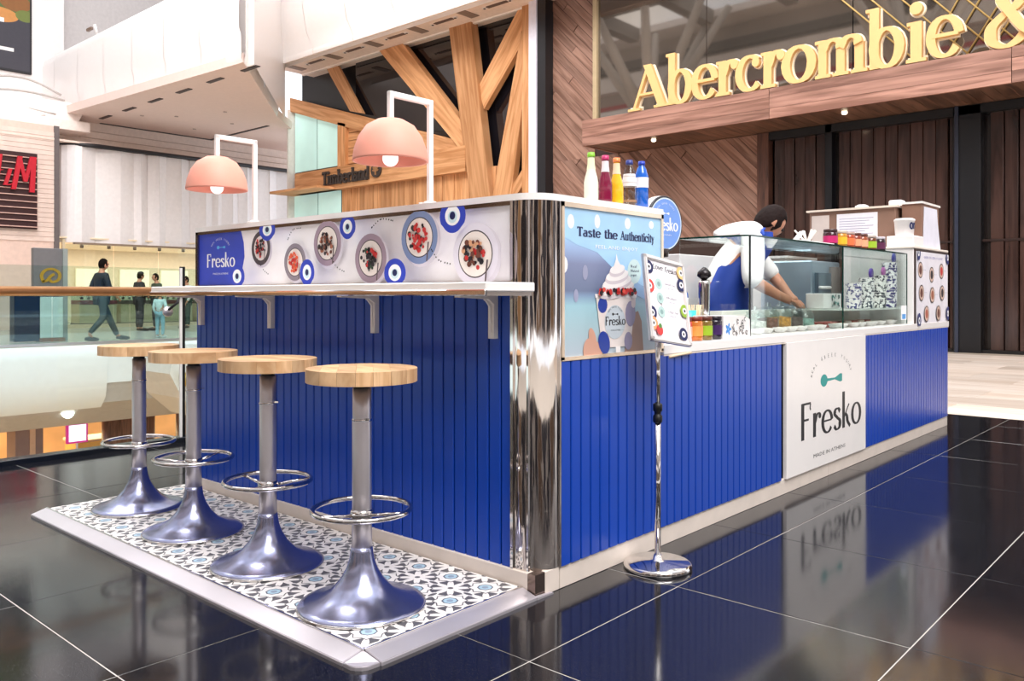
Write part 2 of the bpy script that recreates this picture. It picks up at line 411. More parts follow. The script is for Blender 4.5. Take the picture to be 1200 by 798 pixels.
# ---- far gallery floor across the void
FARF = M('#c9c0b4', .18, 0, .08, 2)
struct('floor', MB().box(-40, -16.75, -12, 20, -.25, 0), FARF)
struct('floor', MB().box(-16.75, -3.9, 12.5, 20, -.25, 0), FARF)
slab = M('#e9eef2', .35, 0, .02)
t1 = MB(); prof = [(0, -.02), (.07, -.1), (.1, -.3), (.08, -.75), (.0, -1.15), (-.25, -1.4)]
vs = [];
for y in (-12, 5.45):
    for (a, z) in prof: vs.append((-16.72+a, y, z))
t1.faces(vs, [(i, i+1, i+7, i+6) for i in range(5)], True)
struct('trim_1', t1, slab)
t2 = MB(); prof = [(0, -.02), (.05, -.1), (.05, -.85)]
vs = []
for y in (5.45, 12.6):
    for (a, z) in prof: vs.append((-16.72+a, y, z))
t2.faces(vs, [(0, 1, 4, 3), (1, 2, 5, 4)])
struct('trim_2', t2, slab)
struct('trim_3', MB().faces([(-16.95, -12, -1.25), (-16.95, 12.6, -1.25), (-18.2, 12.6, -1.9), (-18.2, -12, -1.9)], [(0, 1, 2, 3)]).faces([(-16.7, 5.45, -.84), (-16.7, 12.6, -.84), (-16.95, 12.6, -1.3), (-16.95, 5.45, -1.3)], [(0, 1, 2, 3)]), M('#bfc0c4', .5))
for i, (px, y, z) in enumerate(((-17.5, 4.95, -1.52), (-17.2, 7.35, -1.36), (-17.5, 2.0, -1.52), (-17.3, 9.8, -1.42))):
    o = MB().lathe([(.02, 0), (.13, 0), (.13, .03), (.02, .04)], n=16).build('downlight', M('#fff6ea', .4, emit=6.))
    o.location = (px+.02, y, z); o.rotation_euler = (0, math.radians(62), 0)
    tag(o, ['round downlight in the grey edge across the void, left one', 'round downlight in the grey edge across the void, behind the stool post', 'round downlight in the grey edge, outside left', 'round downlight in the grey edge, hidden by the kiosk'][i], 'light')
# lower level
struct('floor', MB().box(-45, 2, -14, 24, -5.3, -5), M('#d9b389', .3, 0, .1, 1))
struct('wall_lower', MB().box(-31, -30.7, -14, 24, -5, -1), M('#e6b176', .6, 0, .25, .8, emit=.35))  # warm shop light put into the wall as faint emission
struct('wall_lower_end', MB().box(-30, -3.9, 20, 20.3, -5, -.3), M('#8d6d58', .6, 0, .2, .8))
struct('ceiling', MB().box(-30, -18.2, -14, 20, -1.9, -1.85), M('#c7a585', .6))
area('lower_shop_lamp', (-24, 6, -2.1), (-24, 6, -5), 5, 14, 700, (1, .72, .42))
area('lower_shop_lamp', (-12, 6, -1.5), (-12, 6, -5), 3, 12, 120, (1, .85, .7))
COL = wood('#8f6a58', '#5c4034', (6, 6, .5), .3, 3)
for i, (x, y, r) in enumerate(((-20.2, 5.0, .42), (-19.6, 7.2, .62), (-19.4, 8.9, .5))):
    c = thing('column', ['pale grey brown clad square column on the lower level, left', 'brown copper clad round column on the lower level behind the first stool', 'second brown copper clad round column, nearer the kiosk'][i], 'column', (x, y, -5))
    if i == 0:
        MB().box(x-.3, x+.3, y-.3, y+.3, -5, -1.9).build('shaft', M('#8c7470', .5), c); MB().box(x+.3, x+.33, y+.0, y+.12, -5, -1.9).build('light_strip', M('#d8b59c', .4), c)
    else:
        MB().lathe([(r, -5), (r, -1.9)], x, y, 28).build('shaft', COL, c); MB().lathe([(r*1.06, -5), (r*1.06, -4.8), (r, -4.79)], x, y, 28).build('plinth', DARK, c)
s = thing('framed_screen', 'bright screen in a magenta frame on the lower level', 'screen', (-20, 6.1, -2.6))
MB().box(-20.05, -19.95, 5.85, 6.35, -2.62, -2.12, .01).build('frame', M('#d0268e', .4, emit=.4), s)
MB().box(-19.95, -19.94, 5.9, 6.3, -2.57, -2.17).build('display', M('#dff0ff', .4, emit=1.2), s)
MB().box(-20.02, -19.98, 6.08, 6.12, -5, -2.62).build('post', STEEL, s)
for i, (y0, y1, h_, c1) in enumerate(((3.2, 4.3, -3.2, '#f0c084'), (5.6, 6.6, -3.3, '#b98f3d'), (6.7, 7.9, -2.9, '#c99a50'), (1.2, 2.6, -2.9, '#f4d3a4'))):
    d = thing('display_unit', ['low warm wooden shop counter on the lower level, by the grey column', 'mustard coloured shop unit under the magenta framed screen', 'ochre tall shop unit right of the magenta framed screen', 'pale lit shop unit at the far left of the lower level'][i], 'cabinet', (-22, y0, -5))
    MB().box(-22.4, -21.6, y0, y1, -5, h_, .03).build('body', M(c1, .5, emit=.25), d)  # unit bodies glow slightly to carry the warm interior light
    MB().box(-22.45, -21.55, y0-.03, y1+.03, h_, h_+.06).build('top', M('#f2dcc0', .4), d)
    for k in range(3): MB().box(-21.6, -21.58, y0+.05, y1-.05, -4.8+k*.55, -4.75+k*.55).build('shelf_edge', M('#fff0d8', .4), d)
# white curved slab end + gold ornament beyond the void, just left of the kiosk
cs = MB(); pts = [(5.6, -.1), (8.6, -.1), (8.6, -1.9), (7.2, -1.75), (6.3, -1.45), (5.8, -1.0), (5.55, -.5)]
cs.prism([(y, z) for y, z in reversed(pts)], lambda u, v, d: (-14+d, u, v), -1.5, 0)
# (kept short so it ends in the column of stools)
struct('trim_4', cs, M('#dcd8d4', .45))
o = MB().tube([(-13.9, 5.72, -.45), (-13.88, 5.78, -.58), (-13.86, 5.86, -.7), (-13.86, 5.95, -.75)], [.03, .1, .08, .02], 10).build('wall_ornament', M('#c3a45e', .3, 1)); tag(o, 'gold leaf shaped ornament on the white slab edge behind the second stool', 'ornament')

# ---- near balustrade
bal = thing('glass_balustrade', 'near glass balustrade with brass handrail along the void, left of the kiosk', 'railing', (-3.85, -3, 0))
NG = glass('#e2f2ee', .25, .97)
for y0, y1 in ((-6.5, -4.0), (-3.98, -1.9), (-1.88, .66), (.69, 3.2), (3.22, 5.7)):
    MB().box(-3.857, -3.843, y0, y1, .02, 1.22).build('glass_pane', NG, bal)
MB().box(-3.9, -3.8, -6.5, 5.7, -.02, .035, .004).build('base_channel', M('#10141c', .25), bal)
MB().box(-3.92, -3.895, -6.5, 5.7, -.3, .02).build('edge_trim', M('#0d1b2c', .2), bal)
MB().tube([(-3.8, -6.5, 1.062), (-3.8, .50, 1.062)], .027, 16).build('handrail', M('#e3a676', .28, .75), bal)
MB().tube([(-3.8, .52, 1.062), (-3.8, 5.7, 1.062)], .027, 16).build('handrail', CHROME, bal)
MB().box(-3.86, -3.835, .66, .69, 0, 1.235).build('post', BLACK, bal)
MB().box(-3.835, -3.82, .645, .662, 0, 1.225).build('post', M('#e8e4e0', .3), bal)
for y in (.56, .86, -2.9):
    b = MB().lathe([(.001, -.01), (.033, -.01), (.038, 0), (.033, .012), (.001, .014)], n=20, mat=Matrix.Translation((-3.83, y, .92)) @ Matrix.Rotation(PI/2, 4, 'Y')).build('bracket_disc', STEEL, bal)
    MB().tube([(-3.82, y+.0, .93), (-3.79, y+.05, .98), (-3.8, y+.07, 1.04)], .009, 8).build('bracket_arm', DARK, bal)
# ---- far balustrade
fb = thing('glass_balustrade', 'far teal tinted glass balustrade along the opposite gallery', 'railing', (-16.8, 3, 0))
FG = glass('#d6ecea', .5, .93)
for k in range(14):
    y0 = -10+k*1.6; MB().box(-16.81, -16.79, y0+.01, y0+1.59, .02, 1.02).build('glass_pane', FG, fb)
MB().tube([(-16.8, -10, 1.05), (-16.8, 12.4, 1.05)], .03, 10).build('handrail', M('#c9a27c', .25, 1), fb)
MB().box(-16.85, -16.75, -10, 12.4, 0, .05).build('base_channel', STEEL, fb)
# second balustrade (behind the kiosk's left end) and its white edge
# ---- opposite gallery shops: wall_left
struct('wall_left', MB().box(-40, -33, -12, 22, 0, 6), M('#e8dccf', .7))
lw = struct('wall_left', MB().box(-26.3, -26.05, 3, 7.8, 0, 6.3), M('#e7c9bb', .6))
brk = M('#ead2c6', .6, 0, .08, 3)
for k in range(24):
    z = 2.7+k*.148
    if z > 6.1: break
    MB().box(-26.05, -26.02, 4.5, 7.78, z+.006, z+.142).build('brick', brk, lw)
MB().box(-26.1, -25.98, 7.72, 7.86, 0, 6.3).build('edge_strip', M('#6b6262', .5), lw)
# sign with letters
sg = thing('shop_sign', 'dark slatted sign box with two big red slanted letters at left edge', 'sign', (-25.9, 6.5, 3))
MB().box(-26.0, -25.9, 4.6, 7.2, 3.05, 5.35).build('back_box', M('#3a1a1c', .5), sg)
for k in range(12): MB().box(-25.9, -25.83, 4.6, 7.2, 3.1+k*.19, 3.125+k*.19).build('slat', M('#d8b0a4', .5), sg)
RED = M('#c3132a', .5)
def letter(polys, f, d0, d1, m, par, name='letter'):
    mb = MB()
    for i, p in enumerate(polys): mb.prism(p, f, d0+.0003*i, d1+.0007*i)
    return mb.build(name, m, par)
f = SIDE(-25.8)
def ln(x0, y0, x1, y1, w): return [(x0-w/2, y0), (x0+w/2, y0), (x1+w/2, y1), (x1-w/2, y1)]
letter([ln(6.5, 4.2, 6.68, 5.2, .13), ln(6.82, 4.45, 6.66, 5.2, .1), ln(6.82, 4.45, 7.0, 5.22, .1), ln(7.0, 4.15, 7.05, 5.22, .14)], f, 0, .08, RED, sg)
letter([ln(5.7, 4.2, 5.82, 5.2, .13), ln(6.02, 4.2, 6.14, 5.2, .13), ln(5.7, 4.6, 6.2, 4.75, .1)], f, 0, .08, RED, sg)
letter([ln(6.28, 4.3, 6.42, 4.8, .1), ln(6.3, 4.3, 6.5, 4.36, .1)], f, 0, .08, RED, sg, 'ampersand')
# white wall above with screen, lattice
struct('wall_upper_left', MB().box(-30.4, -30.1, -6, 9.2, 6.9, 15), WHITE)
struct('wall_upper_left_return', MB().box(-34, -30.1, 9.2, 9.5, 6.9, 15), WHITE)
struct('trim_5', MB().box(-30.2, -26.3, -6, 8.9, 6.3, 6.6).faces([(-26.3, -6, 6.3), (-26.3, 8.4, 6.3), (-26.5, 8.9, 7.2), (-26.5, -6, 7.2)], [(0, 1, 2, 3)]), M('#f7e9e2', .5))
scn = thing('advertising_screen', 'big dark advertising screen with green and orange top, upper left corner', 'screen', (-30, 6, 8.7))
MB().box(-30.08, -30.0, 3, 8.42, 8.72, 14, .02).build('frame', DARK, scn)
pr = Print(SIDE(-30.0), (3.1, 8.35, 8.8, 13.9)); pr.rectg(3.1, 8.35, 8.8, 13.9, M('#3d3b44', .35))
pr.rectg(3.1, 8.35, 10.55, 13.9, M('#5b6b34', .4)); pr.add(ell(7.9, 11.1, .5, .3), M('#8b5a2c', .4)); pr.add(ell(7.4, 10.6, .6, .25), M('#c98a4a', .4)); pr.add(ell(8.2, 10.7, .3, .2), M('#6e7a3a', .4))
pr.rectg(7.0, 7.55, 10.35, 10.5, WHITE); pr.rectg(7.0, 7.85, 9.4, 9.52, WHITE); pr.build('display', scn)
lat = thing('lattice_ornament', 'white curved rod lattice hanging at the upper left', 'ornament', (-27, 6, 6.6))
for k, (a, b) in enumerate((((-26.6, 4.5, 7.5), (-26.4, 7.9, 6.75)), ((-26.6, 5, 6.9), (-26.5, 8.2, 7.25)), ((-26.5, 4.5, 6.7), (-26.4, 7.6, 6.66)), ((-26.6, 6, 7.6), (-26.5, 8.1, 7.4)))):
    P = [tuple(a[i]+(b[i]-a[i])*t/10+(.25*math.sin(PI*t/10) if i == 2 else 0)*(1 if k % 2 else -.6) for i in range(3)) for t in range(11)]
    MB().tube(P, .035, 6).build('rod', M('#c4bcb8', .4), lat)
# curtain-like folded facade + shop below it
cf = struct('wall_left_upper', MB().box(-27.2, -26.6, 8.0, 17, 2.85, 5.9), M('#d9cfca', .6))
CW = M('#f0eaea', .5, 0, .03)
path = [(-26.9, 8.0)]+[(-26.05-.55*(1-math.sin(a)), 8.0+.55*(1-math.cos(a))) for a in (PI/8, PI/4, 3*PI/8, PI/2)]
y = 8.55; k = 0
while y < 16.9:
    y += random.choice((.18, .3, .5, .75, .4)); k += 1; path.append((-26.05-(0.16 if k % 2 else 0)-random.uniform(0, .08), y))
for (x0, y0), (x1, y1) in zip(path, path[1:]):
    tp = random.uniform(-.08, .08)
    MB().faces([(x0, y0, 2.72), (x1, y1, 2.72), (x1+tp, y1, 5.8), (x0, y0, 5.8), (x0-.05, y0, 2.72), (x1-.05, y1, 2.72), (x1-.05, y1, 5.8), (x0-.05, y0, 5.8)], [(0, 1, 2, 3), (7, 6, 5, 4), (0, 3, 7, 4), (1, 5, 6, 2), (3, 2, 6, 7), (0, 4, 5, 1)]).build('facade_panel', CW, cf)
MB().tube([(-27, 7.95, 5.84), (-26.5, 8.0, 5.84), (-26.05, 8.5, 5.84), (-25.98, 9, 5.84), (-25.98, 17, 5.84)], .07, 6).build('shadow_gap', DARK, cf)
MB().box(-26.1, -25.95, 8.3, 17, 2.66, 2.72).build('bottom_trim', M('#8d7a68', .5), cf)
# bulkhead and soffit
bh = struct('trim_6', MB().box(-27.6, -27.4, 7.2, 18, 5.9, 6.85), M('#efe0d6', .5))
for z in (6.1, 6.32, 6.55): MB().box(-27.4, -27.36, 7.2, 18, z, z+.018).build('reveal', M('#cdb9ab', .5), bh)
for y in (8.2, 9.3, 10.6, 11.9, 13.3, 14.8): MB().ball((-27.36, y, 6.02), .04, 6).build('nozzle', BLACK, bh)
struct('ceiling', MB().box(-33, -26.0, 3, 17, 5.86, 5.92), M('#efd9cc', .5))
SOF = M('#ecd6cd', .6, 0, .02)
sf_ = MB(); poly = [(-33, 7.8), (-17, 8.9), (-21.9, 13), (-23.35, 14.55), (-23.35, 22), (-33, 22)]
sf_.faces([(x, y, 6.85) for x, y in poly]+[(x, y, 7.1) for x, y in poly], [tuple(range(6)), tuple(range(11, 5, -1))]+[(i, (i+1) % 6, 6+(i+1) % 6, 6+i) for i in range(6)])
cl = struct('ceiling', sf_, SOF)
MB().box(-27.3, -24.8, 13.55, 13.65, 6.83, 6.852).build('shadow_gap', BLACK, cl)
MB().box(-27.3, -27.2, 9.6, 13.65, 6.83, 6.852).build('shadow_gap', BLACK, cl)
MB().box(-24.8, -23.4, 13.55, 13.65, 6.83, 6.852).build('shadow_gap', BLACK, cl)
for k in range(8):
    x = -30+k*1.75; MB().box(x, x+.75, 9.25, 9.38, 6.83, 6.852).build('slot_diffuser', M('#3c2e2c', .5), cl)
for x, y in ((-22.5, 11.5), (-24, 12.6), (-24.3, 10.8), (-25.8, 12.2), (-25, 10)): MB().lathe([(.06, 6.83), (.06, 6.852)], x, y, 10).build('sprinkler', M('#b8a49c', .5), cl)
# curved white fascias of the upper gallery
FAS = M('#fbf6f4', .35, 0, .01)
def fascia(name, p0, p1, z0, hts, n):
    """leaning curved fascia cut into panels from p0 to p1"""
    par = struct(name, MB().faces([(p0[0], p0[1]+.3, z0), (p1[0], p1[1]+.3, z0), (p1[0], p1[1]+.3, z0+hts[-1][1]), (p0[0], p0[1]+.3, z0+hts[-1][1])], [(0, 1, 2, 3)]), FAS)
    dx, dy = p1[0]-p0[0], p1[1]-p0[1]; L = math.hypot(dx, dy); nx, ny = dy/L, -dx/L
    for k in range(n):
        a, b = (k+.004)/n, (k+.996)/n; vs = []
        for t in (a, b):
            for (o_, z) in hts: vs.append((p0[0]+dx*t+nx*o_, p0[1]+dy*t+ny*o_, z0+z))
        m = len(hts); MB().faces(vs, [(i, m+i, m+i+1, i+1) for i in range(m-1)], True).build('fascia_panel', FAS, par)
    return par
fascia('trim_7', (-33, 8.9), (-17, 8.9), 6.85, [(0, 0), (.05, .1), (.06, .7), (.12, .85), (.12, 2.2), (.05, 2.45), (-.1, 2.6)], 8)
fascia('trim_8', (-17, 8.9), (-21.9, 13.0), 6.85, [(0, 0), (.05, .2), (.05, 6)], 2)
fascia('trim_9', (-21.9, 13.0), (6, 13.0), 8.5, [(0, 0), (.02, .06), (.02, .16), (.0, .18), (.25, .6), (.4, 1.4), (.4, 3.5)], 14)
struct('wall_gallery', MB().box(-34, -17, 14, 14.2, 9, 14), M('#a9a5a4', .6))
struct('wall_gallery_side', MB().box(-31.2, -31, 9.5, 14, 8.6, 14), M('#c9c5c4', .6))
cwb = thing('gallery_blind', 'pale vertical blind panels behind the upper gallery parapet', 'blind', (-26, 13.8, 9.2))
for k in range(17): MB().box(-31+k*.8, -31+k*.8+.7, 13.8-(k % 2)*.1, 13.9, 9.3, 13.5).build('blind_panel', M('#bdb9b8', .5), cwb)
o = thing('security_camera', 'small dark camera on the upper gallery parapet', 'camera', (-26.2, 9.0, 9.5)); MB().tube([(-26.2, 9.1, 9.45), (-26.2, 9.0, 9.8)], .05, 8).build('bracket', WHITE, o); MB().box(-26.5, -26.15, 8.85, 8.95, 9.6, 9.7, .02).build('housing', M('#7a6558', .4), o)
# lit soffit strip
ss = struct('ceiling', MB().box(-22.6, -11.5, 13.05, 15.2, 8.62, 8.75), M('#f3e2d6', .5))
MB().box(-22.6, -12.2, 14.4, 14.5, 8.58, 8.625).build('rail', M('#f8efe8', .4), ss)
for k in range(7):
    x = -20.9+k*2.0
    if x > -12.3: break
    MB().box(x-.35, x+.35, 13.72, 13.84, 8.6, 8.625).build('slot_light', M('#6b5a52', .5), ss)
    for q in (-.45, .45): MB().lathe([(.07, 8.6), (.07, 8.625)], x+q, 13.78, 12).build('spot_ring', WHITE, ss); MB().lathe([(.035, 8.59), (.035, 8.6)], x+q, 13.78, 10).build('spot', BLACK, ss)
    MB().box(x-1.25, x-.95, 13.5, 14.1, 8.6, 8.625).build('grille', M('#8b7b72', .5), ss)
# ---- jewellery shop behind the curtain facade
struct('wall_shop_back', MB().box(-33, -32.8, 7.9, 20, 0, 2.9), M('#eedcc4', .6))
struct('wall_shop_side', MB().box(-33, -26.2, 7.72, 7.9, 0, 2.9), M('#efdfca', .6))
struct('ceiling', MB().box(-33, -26.2, 7.9, 20, 2.85, 2.9), M('#f6e3c6', .6))
area('shop_lamp', (-29.5, 13, 2.8), (-29.5, 13, 0), 5, 9, 230, (1, .93, .84))
sf2 = struct('window_1', MB().box(-26.2, -26.12, 8.0, 8.08, 0, 2.8).box(-26.2, -26.12, 8.0, 17, 0, .12), M('#d6c3a4', .4))
for k in range(6): MB().box(-26.17, -26.15, 8.1+k*1.5, 9.57+k*1.5, .12, 2.66).build('glass_pane', glass('#e8f4f0', .3, .95), sf2)
for i in range(6):
    y = 8.8+i*1.35
    d = thing('display_counter', ['beige jewellery counter with red band, first from the left', 'beige jewellery counter right behind the walking man', 'beige jewellery counter beside the standing pair', 'beige jewellery counter right of the pair', 'beige jewellery counter near the black post', 'beige jewellery counter next to the kiosk edge'][i], 'counter', (-27.2, y, 0))
    MB().box(-27.6, -26.9, y, y+1.2, .1, .75, .01).build('body', M('#e6cfa9', .4), d)
    MB().box(-27.6, -26.88, y-.02, y+1.22, .0, .12).build('plinth', DARK, d)
    MB().box(-27.6, -26.87, y, y+1.2, .75, .88).build('band', M('#8d4a48' if i % 2 == 0 else '#6e6058', .4), d)
    MB().box(-27.6, -26.9, y, y+1.2, .88, 1.12).build('glass_case', glass('#dff4f0', .5, .95), d)
    for q in range(5): MB().ball((-27.1, y+.15+q*.22, .95), .05, 6).build('jewel_stand', M(['#2f4a44', '#f4efe6', '#d8c9b0'][q % 3], .3), d)
for i in range(5):
    y = 9.2+i*1.7; o = MB().box(-32.78, -32.7, y, y+1.2, 1.2, 2.1, .01).build('wall_display', M('#fff3dc', .5, emit=.3)); tag(o, ['lit wall display in the jewellery shop, behind the walking man', 'lit wall display in the jewellery shop, above the pair', 'lit wall display in the jewellery shop, right of the pair', 'lit wall display in the jewellery shop, near the black post', 'lit wall display in the jewellery shop, hidden end'][i], 'display')
for i in range(6):
    o = MB().lathe([(.03, 0), (.06, -.06), (.06, -.16), (.02, -.17)], n=10).build('track_spot', M('#5b4c40', .4)); o.location = (-28, 9.3+i*.9, 2.82); tag(o, ['first','second','third','fourth','fifth','sixth'][i]+' small track spotlight from the left on the jewellery shop ceiling', 'light')
# totem
tt = thing('totem_sign', 'grey totem sign with gold swirl emblem and white base beyond the handrail', 'sign', (-18.5, 4.9, 0))
MB().box(-18.6, -18.45, 4.6, 5.26, 1.0, 2.1, .01).build('panel', M('#6e6c6e', .35), tt)
MB().box(-18.62, -18.4, 4.72, 5.2, .08, 1.0, .01).build('cabinet', M('#cfdcd8', .4), tt)
MB().box(-18.7, -18.4, 4.2, 4.72, .02, 1.05, .01).build('dark_cabinet', M('#15243a', .15), tt)
MB().box(-18.62, -18.38, 4.7, 5.24, 0, .08).build('plinth', M('#8a5a3a', .4), tt)
MB().box(-18.5, -18.4, 5.2, 5.3, 0, 2.1).build('side_post', M('#8c9492', .4), tt)
gp_ = MB()
for q in nib(cat_([(4.80, 1.34), (4.76, 1.48), (4.84, 1.6), (5.0, 1.63), (5.13, 1.54), (5.12, 1.4), (5.0, 1.34), (4.93, 1.38)], 6), .07, .05)+nib(cat_([(5.03, 1.52), (4.95, 1.47), (4.88, 1.38), (4.78, 1.34)], 6), .07, .05): gp_.prism(q, SIDE(-18.45), 0, .02)
gp_.prism([(4.75, 1.08), (5.15, 1.08), (5.15, 1.13), (4.75, 1.13)], SIDE(-18.45), 0, .01)
gp_.build('emblem', M('#c9a13a', .3, .6), tt)
# small wares near the brick shop
for i, (y, z) in enumerate(((4.55, 1.75), (4.75, 1.75), (4.5, 1.3), (3.9, 1.2), (4.2, 2.1))):
    pass

# ---- wooden shop (right of centre): back wall
F = 14.6
ff = FRONT(F)
PINE = wood('#d9a272', '#b57c4c', (.35, 1, 5), .6, 1.6); PINEH = PINE
bw = struct('wall_back_timber', MB().box(-23.3, -12.2, 14.9, 15.1, 0, 8.9), M('#121013', .3))
struct('window_2', MB().box(-20.1, -12.6, 14.78, 14.8, 4.6, 8.62), M('#17161b', .05, 0, .2, .6, spec=.9))
def grain(p, F_, d0, d1, name, m, par):
    # each timber is modelled along its own long axis, so the grain runs with it
    i = max(range(len(p)), key=lambda j: math.dist(p[j-1], p[j])); a = math.atan2(p[i][1]-p[i-1][1], p[i][0]-p[i-1][0])
    mx, mz = sum(q[0] for q in p)/len(p), sum(q[1] for q in p)/len(p); c, s_ = math.cos(a), math.sin(a)
    o = MB().prism([((u-mx)*c+(v-mz)*s_, -(u-mx)*s_+(v-mz)*c) for u, v in p], lambda u, v, d: (u, -d, v), d0, d1).build(name, m, par)
    o.location = (mx, F_, mz); o.rotation_euler = (0, -a, 0); return o
def beam(p, name='beam', m=PINE, d0=0, d1=.22, par=bw):
    A = sum(p[i-1][0]*p[i][1]-p[i][0]*p[i-1][1] for i in range(len(p)))
    if A < 0: p = p[::-1]
    return grain(p, F, d0, d1, name, m, par)
beam([(-21.3, 8.6), (-20.7, 8.6), (-19.37, 6.83), (-20.04, 7.0)], d1=.1)
beam([(-23.3, 7.93), (-23.3, 7.45), (-14.6, 4.8), (-14.6, 5.3)], m=PINEH, d1=.2)
beam([(-18.39, 8.6), (-17.3, 8.6), (-14.4, 5.5), (-14.6, 4.9)], d1=.24)
beam([(-15.26, 8.65), (-14.4, 8.65), (-13.95, 5.6), (-13.6, 3.3), (-14.3, 3.3), (-14.7, 5.3)], d1=.28)
beam([(-12.7, 8.65), (-12.4, 8.65), (-12.5, 7.8), (-13.98, 6.15), (-14.2, 6.8)], d1=.18)
beam([(-12.6, 8.0), (-12.4, 7.0), (-13.05, 3.3), (-13.75, 3.3)], d1=.2)
beam([(-12.53, 8.7), (-12.19, 8.7), (-12.19, 3.2), (-12.53, 3.2)], d1=.26)
beam([(-12.53, 4.45), (-12.53, 4.0), (-13.2, 3.3), (-13.55, 3.3)], d1=.16)
beam([(-20.57, 6.7), (-20.16, 6.6), (-20.16, 5.2), (-20.57, 5.2)], d1=.2)
# infill boards between sloping beam and fascia
z = 5.3
while z < 6.4:
    xe = -14.6-(z-4.9)/.3*1.0
    p = clip([(-20.16, z+.01), (-14.5, z+.01), (-14.5, z+.24), (-20.16, z+.24)], (-20.16, -23.3+(7.6-z-.1)/.3048, 0, 9))
    if len(p) > 2: beam(p, 'board', PINEH, 0, .08)
    z += .25
beam([(-22.85, 4.5), (-14.6, 4.5), (-14.6, 5.22), (-22.85, 5.22)], 'fascia_board', PINEH, 0, .3)
MB().box(-23.3, -20.6, 13.6, 14.6, 4.5, 4.58).build('soffit_board', PINEH, bw)
x = -20.5
while x < -13.6:
    w_ = random.choice((.18, .25, .32)); beam([(x+.008, 3.0), (x+w_-.008, 3.0), (x+w_-.008, 4.57), (x+.008, 4.57)], 'plank', PINE, 0, .06+random.uniform(0, .03)); x += w_
gw = struct('window_3', MB().box(-23.32, -23.26, 14.3, 14.6, 3, 7.5), M('#e8e2dc', .4))
MINT = M('#bfe3dc', .12, 0, .12, .5, emit=.25)  # opaque panes; their glow stands in for the bright shop behind
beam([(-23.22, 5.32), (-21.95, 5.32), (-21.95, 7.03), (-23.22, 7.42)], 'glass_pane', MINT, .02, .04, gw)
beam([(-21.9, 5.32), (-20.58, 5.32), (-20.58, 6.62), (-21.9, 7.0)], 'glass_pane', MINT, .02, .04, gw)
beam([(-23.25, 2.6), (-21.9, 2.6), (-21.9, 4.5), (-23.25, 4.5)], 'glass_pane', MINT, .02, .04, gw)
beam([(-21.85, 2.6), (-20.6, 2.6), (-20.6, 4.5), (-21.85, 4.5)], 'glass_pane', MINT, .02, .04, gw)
sg = thing('shop_sign', 'dark raised lettering with round tree emblem on the pine fascia', 'sign', (-20, 14.2, 4.7))
DK = M('#3a322e', .5); u = -21.2; full = 'Timberland'; L = wordlen(full, T=.3, t=.16, sf=True); k = 2.45/L
for ch in full:
    g, adv = glyph(ch, .3, .16, True); letter([[(u+a*k, 4.66+b*.3) for a, b in p] for p in g], FRONT(14.29), 0, .06, DK, sg); u += adv*k
mb = MB(); mb.prism(ell(-18.42, 4.9, .24, .22), FRONT(14.29), 0, .05); mb.build('emblem', DK, sg)
letter([ell(-18.42, 4.98, .13, .06, 12), ell(-18.42, 4.9, .15, .04, 12), [(-18.45, 4.76), (-18.39, 4.76), (-18.39, 4.96), (-18.45, 4.96)]], FRONT(14.24), 0, .02, M('#9b7048', .5), sg, 'tree_mark')
# white and black posts between the two shops
struct('trim_10', MB().box(-12.18, -11.93, 14.2, 14.6, 0, 8.7), M('#e6e4f2', .4))
for k in range(1, 9): pass
struct('trim_11', MB().box(-11.93, -11.66, 14.25, 14.6, 0, 12), M('#17171b', .4))
# ---- brown plank shop
BRN = wood('#a07c6c', '#755344', (.35, 1, 5), .5, 2.0)
bp_ = struct('wall_back', MB().box(-11.66, 6, 14.9, 15.2, 0, 12), M('#2a1c18', .6))
ang = math.radians(-45); ca, sa = math.cos(ang), math.sin(ang); pw = .2
def diagonal(rect, par):
    cx, cz = (rect[0]+rect[1])/2, (rect[2]+rect[3])/2; R = 8; n = int(R/pw)
    for i in range(-n, n):
        for (s0, s1) in ((-R, -1.7+1.9*math.sin(i*2.3)), (-1.68+1.9*math.sin(i*2.3), R)):
            v0, v1 = i*pw+.004, (i+1)*pw-.004
            q = [(cx+s*ca-v*sa, cz+s*sa+v*ca) for s, v in ((s0, v0), (s1, v0), (s1, v1), (s0, v1))]
            q = clip(q, rect)
            if len(q) < 3: continue
            A = abs(sum(q[j-1][0]*q[j][1]-q[j][0]*q[j-1][1] for j in range(len(q))))/2
            if A < .0008: continue
            mx, mz = sum(a for a, b in q)/len(q), sum(b for a, b in q)/len(q)
            o = MB(); o.prism([((a-mx)*ca+(b-mz)*sa, -(a-mx)*sa+(b-mz)*ca) for a, b in q], lambda u, v, d: (u, -d, v), 0, .03+random.uniform(0, .02))
            o = o.build('plank', BRN, par); o.location = (mx, F, mz); o.rotation_euler = (0, -ang, 0)
diagonal((-11.66, -6.05, 2.3, 4.46), bp_); diagonal((-11.66, -10.35, 4.46, 9.2), bp_)
MB().box(-11.66, -6.05, F, F+.1, 0, 9.2).build('backing', M('#3a2620', .6), bp_)
MB().box(-6.05, -5.8, F-.12, F+.1, 0, 4.46).build('door_jamb', wood('#5b3c30', '#33201a', (3, 1, .3), .4, 3), bp_)
